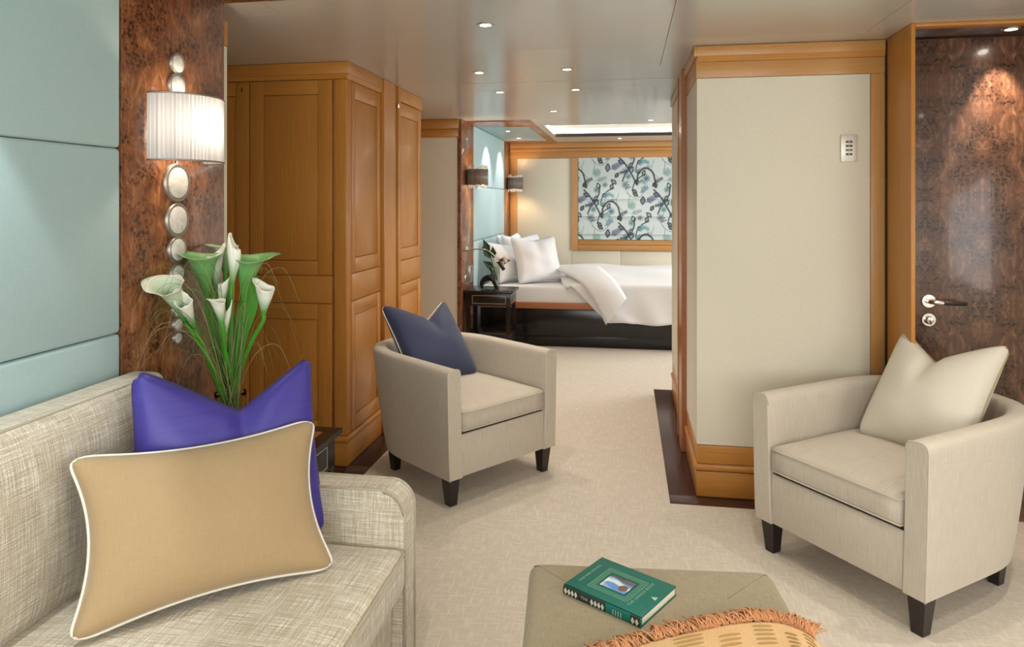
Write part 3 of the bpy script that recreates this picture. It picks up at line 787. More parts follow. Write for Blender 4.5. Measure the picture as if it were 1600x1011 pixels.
# ================================================================== SOFA
def sofa():
    t = root('sofa', 'pale plaid woven sofa along the teal upholstered wall at the left', 'sofa', (-1.05, .85, 0))
    Y1 = 2.0; Y0 = -.55
    box('base', (-1.44, -.66), (Y0+.1, Y1-.1), (.09, .335), 'sofa', t, .01, 3)
    box('back_frame', (-1.485, -1.40), (Y0+.1, Y1-.1), (.09, .88), 'sofa', t, .02, 3)
    for ya, yb in ((Y1-.1, Y1), (Y0, Y0+.1)):
        poly = [(-1.485, .09), (-.625, .09)]
        for k in range(9):
            a = PI/2*k/8; poly.append((-.695+.07*math.cos(a), .54+.07*math.sin(a)))
        poly.append((-1.485, .61))
        bm = MB(); V, F = prism(poly, ya, yb, 'Y'); bm.add(V, F)
        bmesh.ops.bevel(bm.bm, geom=[e for e in bm.bm.edges if abs(e.verts[0].co.y-e.verts[1].co.y) < 1e-6], offset=.007, segments=2, affect='EDGES')
        ar = bm.build('arm', 'sofa', t, 35)
        for yy in (ya+.004, yb-.004):
            tubeobj('welt', [(p[0]+.001, yy, p[1]+.001) for p in poly[1:]], .0042, 'sofa_welt', ar, 6)
    # seat cushion (crowned) and back cushions, rounded boxes displaced
    def cush(name, x, y, z, crown, rad, mat, axis):
        """rounded block whose broad face swells by crown"""
        bm = MB(); bm.box(x, y, z, rad, 4)
        me_name = name
        nx = 12
        bmesh.ops.subdivide_edges(bm.bm, edges=[e for e in bm.bm.edges if e.calc_length() > .12], cuts=nx, use_grid_fill=True)
        cx, cy, cz = [(a[0]+a[1])/2 for a in (x, y, z)]; hx_, hy_, hz_ = [(a[1]-a[0])/2 for a in (x, y, z)]
        for v in bm.bm.verts:
            u, w_, q = (v.co.x-cx)/hx_, (v.co.y-cy)/hy_, (v.co.z-cz)/hz_
            if axis == 'Z': v.co.z += crown*q*max(0, (1-u**4))*max(0, (1-w_**6)) if q > 0 else 0
            else: v.co.x += crown*u*max(0, (1-q**4))*max(0, (1-w_**6)) if u > 0 else 0
        return bm.build(name, mat, t, True)
    sc_ = cush('seat_cushion', (-1.38, -.615), (Y0+.103, Y1-.103), (.338, .458), .02, .028, 'sofa', 'Z')
    X = -.617
    tubeobj('welt', [(-1.3, Y1-.106, .449)]+[(-.64, Y1-.108, .449), (-.624, Y1-.114, .448), (X, Y1-.13, .448)]+[(X+.002, yy, .449) for yy in np.linspace(Y1-.2, Y0+.2, 10)]+[(X, Y0+.12, .448)], .004, 'sofa_welt', sc_, 6)
    for ya, yb in ((.68, 1.893), (-.54, .674)):
        bc = cush('back_cushion', (-1.478, -1.365), (ya, yb), (.44, .932), .045, .026, 'sofa', 'X')
        tubeobj('welt', [(-1.375, ya+.01, .50), (-1.375, ya+.01, .9), (-1.376, ya+.03, .922)]+[(-1.376+.004*math.sin(PI*k/9), ya+.05+(yb-ya-.1)*k/9, .926) for k in range(10)]+[(-1.376, yb-.03, .922), (-1.374, yb-.012, .9), (-1.37, yb-.01, .5)], .004, 'sofa_welt', bc, 6)
    for x in (-.72, -1.42):
        for y in (Y1-.08, Y0+.08):
            V, F = prism([(x-.025, y-.025), (x+.025, y-.025), (x+.025, y+.025), (x-.025, y+.025)], 0, .092); mk('leg', V, F, 'leg', t)
sofa()
pillow('cushion', .485, .53, .17, 'silk', 'violet blue silk cushion with a pinched top, behind the tan cushion on the sofa', 'cushion',
       (-1.048, 1.737, .475), (math.radians(-10), math.radians(-.5), math.radians(42.7)), .08, .13, .5, None, .003, soft=2.3, wr=.007, chopx=.12, bw=.07)
pillow('cushion', .615, .405, .16, 'beige', 'tan oblong linen cushion with white piping at the front of the sofa', 'cushion',
       (-.966, 1.517, .476), (math.radians(-27), math.radians(1.5), math.radians(45)), .21, 0, .5, 'piping', .0037, soft=2.1)

# ================================================================== SIDE TABLE
def side_table():
    t = root('side_table', 'dark side table with inlaid wooden top and pinstriped drawer beyond the sofa arm', 'table', (-1.28, 2.33, 0))
    x0, x1, y0, y1, h = -1.49, -1.09, 2.07, 2.56, .56
    # frame of the top
    mb = MB()
    for a in (((x0, x1), (y0, y0+.055)), ((x0, x1), (y1-.055, y1)), ((x0, x0+.055), (y0+.055, y1-.055)), ((x1-.055, x1), (y0+.055, y1-.055))):
        mb.box(a[0], a[1], (h-.02, h), .002)
    mb.build('top_frame', 'darkwood', t)
    box('inlay', (x0+.056, x1-.056), (y0+.056, y1-.056), (h-.015, h-.001), 'inlay', t, 0)
    box('apron', (x0+.02, x1-.022), (y0+.02, y1-.022), (h-.14, h-.021), 'darkwood', t, .003)
    X = x1-.021
    d = box('drawer', (X-.002, X+.002), (y0+.07, y1-.09), (h-.13, h-.03), 'darkwood', t, .001)
    d.data.materials[0] = M['button']
    mb = MB(); a0, a1_, b0, b1 = y0+.08, y1-.10, h-.12, h-.04
    for yy, zz in (((a0, a1_), (b0, b0+.0025)), ((a0, a1_), (b1-.0025, b1)), ((a0, a0+.0025), (b0, b1)), ((a1_-.0025, a1_), (b0, b1))):
        mb.box((X+.0015, X+.003), yy, zz)
    mb.build('pinstripe', 'pin', d)
    tubeobj('handle', [(X, 2.26, h-.075), (X+.02, 2.26, h-.075), (X+.02, 2.34, h-.075), (X, 2.34, h-.075)], .005, 'chrome', d, 8)
    for sx in (x0+.04, x1-.045):
        for sy in (y0+.045, y1-.045):
            V, F = prism([(sx-.02, sy-.02), (sx+.02, sy-.02), (sx+.02, sy+.02), (sx-.02, sy+.02)], 0, h-.02); mk('leg', V, F, 'darkwood', t)
    box('shelf', (x0+.03, x1-.03), (y0+.03, y1-.03), (.12, .14), 'darkwood', t, .002)
side_table()

# ================================================================== FLOWERS
VX, VY, VZ = -1.345, 2.20, .56
def vase():
    t = root('vase', 'clear glass vase of calla lilies on the dark side table', 'vase', (VX, VY, VZ))
    prof = [(.0, VZ+.001), (.042, VZ+.001), (.046, VZ+.006), (.050, VZ+.20), (.052, VZ+.225), (.048, VZ+.225), (.046, VZ+.20), (.041, VZ+.015), (0, VZ+.014)]
    mk('glass_body', *lathe(prof, 'Z', (VX, VY, 0), 36), 'glass', t, True)
vase()
cY, sY = math.cos(YAW), math.sin(YAW)
def at(u, v, z):
    """a point of the bouquet: image coordinates were read off the photo, depth z in metres from the camera"""
    la = (u-800)/1085*z
    return Vector((la*cY-z*sY, la*sY+z*cY, 1.44-(v-315)/1085*z))
def lily(mouth, base, depth, wid, face, white, tipdir, label, tip=.4, seed=0, bud=0):
    rnd = random.Random(seed)
    pm, pb = at(*mouth, depth[0]), at(*base, depth[1])
    t = root('calla_lily', label, 'flower', tuple(pb), None, 'calla lilies in the glass vase')
    ax = (pm-pb); L = ax.length; ax.normalize()
    camd = (Vector((0, 0, 1.44))-pm).normalized()
    tipv = Vector((cY*tipdir[0], sY*tipdir[0], tipdir[1]))+camd*face
    tv = tipv-ax*tipv.dot(ax); tv.normalize(); bv = ax.cross(tv)
    W = wid/1085*depth[0]/2
    NU, NP = 16, 30; V, cols, F = [], [], []
    for i in range(NU+1):
        u = i/NU
        for k in range(NP):
            ph = 2*PI*k/NP
            td = (1+math.cos(ph))/2
            r = .0055+(W*.86-.0055)*(.78*u**1.15+.22*u**3)*(1-bud*.62*max(0, (u-.5)/.5)**1.8)
            ln = L*(.90+(.20+.16*bud)*td**2.5)*u
            flare = W*tip*max(0, (u-.72)/.28)**2*td**2.2
            rf = .08*W*math.sin(3*ph+seed)*u**4+.05*W*math.sin(7*ph+seed*2)*u**6
            droop = -W*.30*(1-bud)*max(0, (u-.75)/.25)**2*(.5+.3*td)
            r2 = r+flare*.5*(1-.7*bud)+rf+W*.13*(1-bud)*max(0, (u-.74)/.26)**2
            p = pb+ax*(ln+droop)+tv*(math.cos(ph)*r2)+bv*(math.sin(ph)*r2*.9)
            V.append(tuple(p))
            g = min(1, max(0, (u-.12)/.55))**1.2*white+ (1-white)*.08*u
            rim = max(0, (u-.86)/.14)
            g = min(1, g+.35*rim*(.4+.6*white))
            c0 = np.array((.05, .34, .015)); c1 = np.array((.95, .95, .83)); cols.append(tuple(c0*(1-g)+c1*g))
    for i in range(NU):
        for k in range(NP): F.append((i*NP+k, i*NP+(k+1) % NP, (i+1)*NP+(k+1) % NP, (i+1)*NP+k))
    me = mk('spathe', V, F, 'petal', t, True, cols=cols)
    so = me.modifiers.new('s', 'SOLIDIFY'); so.thickness = .0012
    tubeobj('spadix', [pb+ax*L*q for q in (.15, .4, .6, .72)], [.004, .0055, .0045, .002], 'grass_dry', t, 8)
    # stem down into the vase
    foot = Vector((VX+rnd.uniform(-.025, .025), VY+rnd.uniform(-.025, .025), VZ+.03))
    neck = Vector((VX+(pb.x-VX)*.18+rnd.uniform(-.012, .012), VY+(pb.y-VY)*.18+rnd.uniform(-.012, .012), VZ+.235))
    pts = catmull([foot, neck, neck.lerp(pb, .55)+Vector((0, 0, .015)), pb-ax*.02, pb+ax*.01], 6)
    tubeobj('stem', pts, [.0075]*(len(pts)-4)+[.0072, .007, .0066, .006], 'stem', t, 9)
Lz = 2.40
LL = [((256, 437), (290, 502), (2.15, 2.24), 54, .45, .62, (-.8, .6), 'ruffled wide calla lily opening to the far left of the bouquet', .5),
      ((284, 466), (304, 512), (2.17, 2.25), 36, .3, .9, (-.5, .8), 'slim white calla lily just right of the ruffled one', .3),
      ((312, 388), (325, 474), (2.36, 2.38), 62, .2, .06, (-.7, .5), 'large green-backed calla lily at the top left of the bouquet', .6),
      ((337, 392), (338, 462), (2.42, 2.42), 38, -.3, .85, (.5, .8), 'white calla lily behind the large green one', .4),
      ((350, 378), (352, 430), (2.50, 2.48), 50, -.3, .35, (-.3, .9), 'pale green calla lily at the back of the bouquet', .5),
      ((367, 382), (362, 450), (2.35, 2.36), 40, .1, .92, (-.45, .9), 'tall upright white calla lily with pointed tip', .25),
      ((394, 392), (379, 474), (2.39, 2.40), 62, -.35, .05, (.9, .35), 'large green-backed calla lily at the top right', .6),
      ((414, 444), (411, 494), (2.32, 2.34), 46, .1, .95, (-.6, .6), 'white calla lily leaning out to the right', .45),
      ((339, 466), (347, 508), (2.25, 2.28), 30, .6, .9, (-.5, .8), 'small white calla lily low in the middle', .35),
      ((351, 438), (345, 490), (2.37, 2.38), 28, 0, .75, (.5, .8), 'narrow pale calla lily in the middle of the bouquet', .3),
      ((356, 482), (350, 535), (2.30, 2.32), 20, 0, .85, (.5, .6), 'narrow white calla bud hanging low in the middle', .3)]
BUD = [0, .5, 0, .6, .1, 1, 0, .55, .3, .8, 1]
for i, a in enumerate(LL): lily(*a, seed=i+1, bud=BUD[i])
# broad leaf behind on the right
def broad_leaf(pts, wid, label):
    P = catmull(pts, 6); V, F, cols = [], [], []; m = len(P); camv = Vector((0, 0, 1.44))
    for i, p in enumerate(P):
        q = i/(m-1); d = (P[min(i+1, m-1)]-P[max(i-1, 0)]).normalized(); s_ = d.cross((camv-p).normalized()).normalized()
        nrm = s_.cross(d)
        wv = wid*math.sin(PI*min(1, q*.94+.06))**.8
        for k in range(7):
            a = (k-3)/3; V.append(tuple(p+s_*wv*a+nrm*(.25*wv*a*a)))
    for i in range(m-1):
        for k in range(6): F.append((i*7+k, i*7+k+1, (i+1)*7+k+1, (i+1)*7+k))
    o = mk('leaf', V, F, 'stem', None, True); o.modifiers.new('s', 'SOLIDIFY').thickness = .001
    tag(o, label, 'leaf', 'green leaves in the bouquet')
broad_leaf([at(368, 600, 2.42), at(372, 530, 2.42), at(384, 490, 2.41), at(396, 455, 2.40), at(402, 430, 2.38)], .032, 'broad green leaf behind the lilies, below the right green-backed one')
broad_leaf([at(352, 600, 2.36), at(335, 520, 2.36), at(328, 470, 2.38), at(326, 440, 2.4)], .02, 'long green leaf in the middle of the bouquet')
mb = MB(); mb2 = MB(); rn = random.Random(3)
for i in range(80):
    a = at(rn.uniform(350, 374), 640, rn.uniform(2.33, 2.45))
    left = rn.random() < .68
    du = rn.uniform(-175, -30) if left else rn.uniform(10, 110)
    top = rn.uniform(400, 560); zz = rn.uniform(2.22, 2.52)
    ex, ey = 362+du, top+abs(du)*.45+rn.uniform(-10, 50)
    zz = min(zz, 1.46/(.1628-(ex-800)/1085*.98667+1e-6)) if ex < 345 else zz
    mid = at(362+du*.33, 640-(640-top)*.8, (2.4+zz)/2); mid2 = at(362+du*.72, top+abs(du)*.04, zz)
    pts = catmull([a, mid, mid2, at(ex, ey, zz)], 6)
    r0 = .0010
    (mb2 if rn.random() < .22 else mb).tube(pts, [r0*(1-.75*k/(len(pts)-1)) for k in range(len(pts))], 4)
g1 = mb.build('bear_grass', 'grass', None, True); tag(g1, 'fine green grass blades arching out of the bouquet', 'grass', None, 'stuff')
g2 = mb2.build('dry_grass', 'grass_dry', None, True); tag(g2, 'straw coloured grass blades arching out of the bouquet', 'grass', None, 'stuff')

# ================================================================== WALL SCONCE (lounge)
def sconce():
    t = root('wall_sconce', 'tall wall sconce with pleated white half-drum shade and pearl discs on the burl pier', 'lamp', (XL, 2.125, 1.55))
    yc = 2.125
    n = 72; V, F, UV = [], [], []
    zs = (1.573, 1.787); a_, b_ = .147, .145
    for z in np.linspace(zs[0], zs[1], 5):
        for k in range(n+1):
            th_ = PI*k/n; rip = .0022*(k % 2)
            V.append((XL+.004+(b_-rip)*math.sin(th_)**.9, yc-(a_-rip)*math.cos(th_), z)); UV.append((k*.0063, z))
    for j in range(4):
        for k in range(n): F.append((j*(n+1)+k, j*(n+1)+k+1, (j+1)*(n+1)+k+1, (j+1)*(n+1)+k))
    sh = mk('shade', V, F, 'shade', t, False, uvs=UV)
    for z in zs:
        tubeobj('shade_rim', [(XL+.004+b_*math.sin(PI*k/36)**.9, yc-a_*math.cos(PI*k/36), z) for k in range(37)], .003, 'bronze', sh, 6)
    tubeobj('spine', [(XL+.004, yc, .97), (XL+.004, yc, 1.92)], .004, 'bronze', t, 8)
    for z, r in ((1.904, .037), (1.829, .045), (1.503, .066), (1.378, .059), (1.278, .047), (1.196, .037), (1.13, .031), (1.075, .027), (1.026, .024), (.981, .022)):
        rm = mk('disc_rim', *lathe([(0, XL+.001), (r, XL+.001), (r, XL+.008), (r*.95, XL+.012), (r*.82, XL+.011), (r*.80, XL+.007), (0, XL+.007)], 'X', (0, yc, z), 36), 'bronze', t, 40)
        mk('pearl_disc', *lathe([(0, XL+.007), (r*.79, XL+.007), (r*.78, XL+.012), (r*.6, XL+.016), (r*.3, XL+.018), (0, XL+.018)], 'X', (0, yc, z), 36), 'shell', rm, 40)
    point('sconce_bulb', (XL+.07, yc, 1.69), 2.6, (1, .80, .58), .03)
sconce()

# ================================================================== OTTOMAN, BOOK, THROW
ROT = math.radians(5)
OC = Vector((-.268, 1.935, 0))      # far left corner
ex_, ey_ = Vector((math.cos(ROT), math.sin(ROT), 0)), Vector((-math.sin(ROT), math.cos(ROT), 0))
OW, OD, OH = .66, .90, .43
oc = OC+ex_*(OW/2)-ey_*(OD/2)
def ottoman():
    t = root('ottoman', 'taupe upholstered ottoman table at the bottom edge, carrying the green book', 'ottoman', (oc.x, oc.y, 0), (0, 0, ROT))
    def rr(hx, hy, r):
        o = []
        for q, (cx, cy) in enumerate(((hx-r, hy-r), (-hx+r, hy-r), (-hx+r, -hy+r), (hx-r, -hy+r))):
            for k in range(7): a = PI/2*(q+k/6); o.append((cx+r*math.cos(a), cy+r*math.sin(a)))
        return o
    V, F = [], []; prof = [(.004, .10), (0, .11), (0, .2), (0, .3), (0, OH-.024), (.003, OH-.012), (.010, OH-.004), (.020, OH-.0005), (.035, OH), (.12, OH+.0004)]
    for ins, z in prof: V += [(x, y, z) for x, y in rr(OW/2-ins, OD/2-ins, max(.012, .036-ins*.5))]
    K = 28; nP = len(prof)
    for i in range(nP-1):
        for k in range(K): F.append((i*K+k, i*K+(k+1) % K, (i+1)*K+(k+1) % K, (i+1)*K+k))
    F.append(tuple(range(K-1, -1, -1))); F.append(tuple((nP-1)*K+k for k in range(K)))
    mk('upholstered_block', V, F, 'ottoman', t, 50)
    for sx in (-1, 1):
        for sy in (-1, 1):
            tubeobj('seam', [(sx*(OW/2-.012), sy*(OD/2-.012), OH-.010), (sx*(OW/2-.022), sy*(OD/2-.022), OH-.0012), (sx*(OW/2-.15), sy*(OD/2-.15), OH-.0003)], .0014, 'seamcloth', t, 5)
            V, F = prism([(sx*(OW/2-.06)-.02, sy*(OD/2-.06)-.02), (sx*(OW/2-.06)+.02, sy*(OD/2-.06)-.02), (sx*(OW/2-.06)+.02, sy*(OD/2-.06)+.02), (sx*(OW/2-.06)-.02, sy*(OD/2-.06)+.02)], 0, .101); mk('leg', V, F, 'leg', t)
ottoman()
def book():
    # local: x along the spine's length (left corner -> near corner), y from the spine to the fore-edge
    pl, pn = (.1332, 1.789), (.3052, 1.6426)
    def wxy(q): return Vector((q[0]*cY-q[1]*sY, q[0]*sY+q[1]*cY, 0))
    A, B = wxy(pl), wxy(pn); L = .226; W = .179; d = (B-A).normalized(); ang = math.atan2(d.y, d.x)
    t = root('book', 'green clothbound book with black and gilt spine lying on the taupe ottoman', 'book', (A.x, A.y, OH), (0, 0, ang))
    h = .0245
    box('front_cover', (0, L), (0, W), (h-.003, h), 'book', t, .0006)
    box('back_cover', (0, L), (0, W), (0.0003, .003), 'book', t, .0006)
    box('page_block', (.003, L-.003), (.004, W-.004), (.003, h-.003), 'paper', t, .0004)
    # rounded spine
    V, F = [], []; n = 8
    for x in (0, L):
        for k in range(n+1):
            a = PI*k/n; V.append((x, -.004*math.sin(a)+.001, h/2-h/2*math.cos(a)))
        V.append((x, .004, h)); V.append((x, .004, 0.0003))
    m = n+3
    F = [tuple(range(m)), tuple(range(2*m-1, m-1, -1))]+[(k, (k+1) % m, m+(k+1) % m, m+k) for k in range(m)]
    sp = mk('spine', V, F, 'book', t, 30)
    def band(x0, x1, mat='book_dark', nm='spine_band'):
        V = []
        for x in (x0, x1):
            for k in range(n+1):
                a = PI*k/n; V.append((x, -.0043*math.sin(a)+.0008, h/2-h/2.02*math.cos(a)))
        return mk(nm, V, [(k, k+1, n+2+k, n+1+k) for k in range(n)], mat, sp)
    band(.002, .128); band(.198, .224)
    def diamonds(x0, cnt, wdt):
        mb_ = MB()
        for i in range(cnt):
            xa = x0+i*wdt; z0, z1 = .0025, h-.0025; zm = h/2; y = -.0045
            y = -.0042; mb_.add([(xa, y, zm), (xa+wdt*.45, y, .0035), (xa+wdt*.92, y, zm), (xa+wdt*.45, y, h-.0035)], [(0, 1, 2), (0, 2, 3)])
        mb_.build('gilt_diamonds', 'gilt', sp)
    diamonds(.004, 4, .0105); diamonds(.084, 4, .0105); diamonds(.2, 2, .0115)
    mb_ = MB()
    for i in range(4): mb_.box((.150+i*.0075, .1512+i*.0075), (-.0046, -.004), (.006, h-.006))
    mb_.build('gilt_rules', 'gilt', sp)
    # cover plate and frames
    cx, cy = L*.475, W*.5
    def ring(w1, h1, w2, h2, z, mat, nm):
        V = [(cx+a*w1/2, cy+b*h1/2, z) for a, b in ((-1, -1), (1, -1), (1, 1), (-1, 1))]+[(cx+a*w2/2, cy+b*h2/2, z) for a, b in ((-1, -1), (1, -1), (1, 1), (-1, 1))]
        mk(nm, V, [(0, 1, 5, 4), (1, 2, 6, 5), (2, 3, 7, 6), (3, 0, 4, 7)], mat, t)
    ring(.112, .104, .086, .077, h+.0003, 'frame_green', 'cover_border')
    ring(.117, .109, .115, .107, h+.0003, 'letter', 'cover_line'); ring(.078, .066, .074, .062, h+.0005, 'book_dark', 'plate_edge')
    nx, ny = 44, 36; V, cols, F = [], [], []; r3 = np.random.default_rng(5)
    for j in range(ny+1):
        for i in range(nx+1):
            u, v = i/nx, j/ny; V.append((cx-.037+.074*u, cy-.031+.062*v, h+.0006))
            # generic landscape: sky and lake, dark cliffs, a boulder, pale reeds
            c_ = np.array((.10, .26, .60))+.25*np.array((1, 1, .6))*max(0, math.sin(9*v+5*u)*.6)
            if abs(v-.5-.1*math.sin(5*u)) < .12: c_ = np.array((.62, .72, .72))
            if v > .62+.22*math.sin(3*u+1) and u < .55: c_ = np.array((.07, .055, .05))
            if (u-.78)**2/.03+(v-.35)**2/.05 < 1: c_ = np.array((.16, .075, .04))
            if u > .55 and v > .72: c_ = np.array((.10, .09, .10))
            if u < .2 and v < .75 and math.sin(40*v)+math.sin(31*u) > .6: c_ = np.array((.7, .68, .6))
            cols.append(np.clip(c_*(.85+.3*r3.random()), 0, 1))
    for j in range(ny):
        for i in range(nx): a = j*(nx+1)+i; F.append((a, a+1, a+nx+2, a+nx+1))
    mk('cover_picture', V, F, 'bookpic', t, cols=cols)
    def text(s_, x, y, size, rot, nm, mat='letter', spc=1.25):
        cu = bpy.data.curves.new(nm, 'FONT'); cu.body = s_; cu.size = size; cu.align_x = 'CENTER'; cu.align_y = 'CENTER'
        cu.space_character = spc; cu.resolution_u = 2
        o = bpy.data.objects.new(nm, cu); C.objects.link(o); bpy.context.view_layer.update()
        me = bpy.data.meshes.new_from_object(o.evaluated_get(bpy.context.evaluated_depsgraph_get()))
        bpy.data.objects.remove(o); me.materials.clear(); me.materials.append(M[mat])
        ob = bpy.data.objects.new(nm, me); C.objects.link(ob); ob.parent = t; ob.location = (x, y, h+.0007); ob.rotation_euler = (0, 0, rot)
        return ob
    # the text lines run from the spine to the fore-edge, read from the page-edge end
    text('RUDYARD KIPLING', .022, W*.5, .0095, PI/2, 'lettering')
    text('THE JUNGLE BOOK', .176, W*.5, .012, PI/2, 'lettering')
    text("EVERYMAN'S LIBRARY", .211, W*.27, .0058, PI/2, 'lettering', 'frame_green')
    text("CHILDREN'S CLASSICS", .211, W*.77, .0058, PI/2, 'lettering', 'frame_green')
    mk('emblem', [(.216, W*.47, h+.0006), (.216, W*.57, h+.0006), (.2, W*.52, h+.0006)], [(0, 1, 2)], 'letter', t)
    ob = text('THE', .066, 0, .010, 0, 'spine_lettering', 'gilt'); ob.location = (.066, -.0038, h*.5); ob.rotation_euler = (PI/2, 0, 0)
book()

def throw():
    t = root('throw_blanket', 'tan throw with rust fringe and stitched dashes folded over the ottoman corner', 'blanket', (.45, 1.35, OH))
    def W3(la, z, h): return Vector((la*cY-z*sY, la*sY+z*cY, h))
    # fringe root line on the ottoman, then cloth swelling towards the viewer
    px = [(860, 1062), (925, 1030), (985, 1008), (1045, 991), (1100, 979), (1140, 971), (1180, 967), (1215, 968), (1238, 974), (1258, 985), (1278, 1004)]
    hs = [.45]*8+[.452, .448, .43]
    root_ = []
    for (u, v), h in zip(px, hs):
        z = (1.44-h)*1085/(v-315); root_.append(W3((u-800)/1085*z, z, h))
    Pn = catmull(root_, 5); m = len(Pn)
    n = 24; V, UV = [], []
    back = -ey_
    for i, p in enumerate(Pn):
        q = i/(m-1)
        for j in range(n+1):
            s_ = .42*(j/n)**1.3
            rise = .030*(1-math.exp(-s_/.16))+.004*math.sin(7*q+9*s_)*min(1, s_/.1)
            endf = max(0, (q-.80)/.2)
            side = back*s_+ex_*(-.10*s_+.01*endf)
            z = p.z-.006+rise*(1-.55*endf)-.05*endf*endf*s_*2
            V.append((p.x+side.x, p.y+side.y, z)); UV.append((q*.62, s_))
    F = []
    for i in range(m-1):
        for j in range(n): a = i*(n+1)+j; F.append((a, a+1, a+n+2, a+n+1))
    cl = mk('cloth', V, F, 'throw', t, True, uvs=UV)
    so = cl.modifiers.new('s', 'SOLIDIFY'); so.thickness = .010; so.offset = -1
    def surf(q, s_):
        i = q*(m-1); i0 = min(m-2, int(i)); f = i-i0; j = ((s_/.42)**(1/1.3))*n; j0 = min(n-1, int(j)); g = j-j0
        def P(a, b): return Vector(V[a*(n+1)+b])
        return (P(i0, j0)*(1-f)+P(i0+1, j0)*f)*(1-g)+(P(i0, j0+1)*(1-f)+P(i0+1, j0+1)*f)*g
    mb_ = MB(); rr = random.Random(4)
    col = 0
    for q0 in np.arange(.04, .97, .135):
        off = (col % 2)*.028; col += 1
        for k in range(10):
            s0 = .025+off+k*.019
            if s0 > .38 or (k % 6) == 5: continue
            w_ = .082
            pts = [surf(min(.998, q0+w_*a), s0)+Vector((0, 0, .0012)) for a in np.linspace(0, 1, 6)]
            mb_.tube(pts, [.0006, .0022, .0024, .0024, .0022, .0006], 5)
    st = mb_.build('stitched_dashes', 'stitch', t, True); st['kind'] = 'stuff'
    mb_ = MB()
    for i in range(520):
        q = rr.random()*.95; p = surf(q, 0); p.z = max(OH+.004, p.z)
        tang = (surf(min(1, q+.02), 0)-surf(max(0, q-.02), 0)).normalized(); out = Vector((-tang.y, tang.x, 0)); 
        if out.dot(ey_) < 0: out = -out
        ln = rr.uniform(.030, .062); sk = rr.uniform(-.9, .6)
        d = (out+tang*sk).normalized()
        b_ = p-d*.006+Vector((0, 0, rr.uniform(0, .008)))
        k1 = b_+d*ln*.5+Vector((rr.uniform(-.004, .004), rr.uniform(-.004, .004), rr.uniform(.0, .012))); k2 = b_+d*ln+Vector((rr.uniform(-.008, .008), 0, 0)); k2.z = OH+rr.uniform(.002, .018)
        mb_.tube(catmull([b_, k1, k2], 3), [.0014, .0018, .0019, .0019, .0018, .0019, .0016][:7], 5)
    fr = mb_.build('fringe', 'fringe', t, True); fr['kind'] = 'stuff'
throw()

# ================================================================== KEYPAD
def keypad():
    t = root('light_keypad', 'small metal light keypad with four dark buttons on the cream wall', 'switch', (1.036, 3.5, 1.69))
    box('faceplate', (1.0, 1.075), (3.492, 3.503), (1.628, 1.756), 'plate', t, .003)
    for i in range(4):
        z = 1.722-i*.0195
        b = box('button', (1.022, 1.050), (3.489, 3.493), (z-.005, z+.005), 'button', t, .001)
        wds = (.012, .009, .018, .011)[i]
        box('engraved_mark', (1.036-wds/2, 1.036+wds/2), (3.4884, 3.4892), (z-.0012, z+.0012), 'plate', b, 0)
keypad()

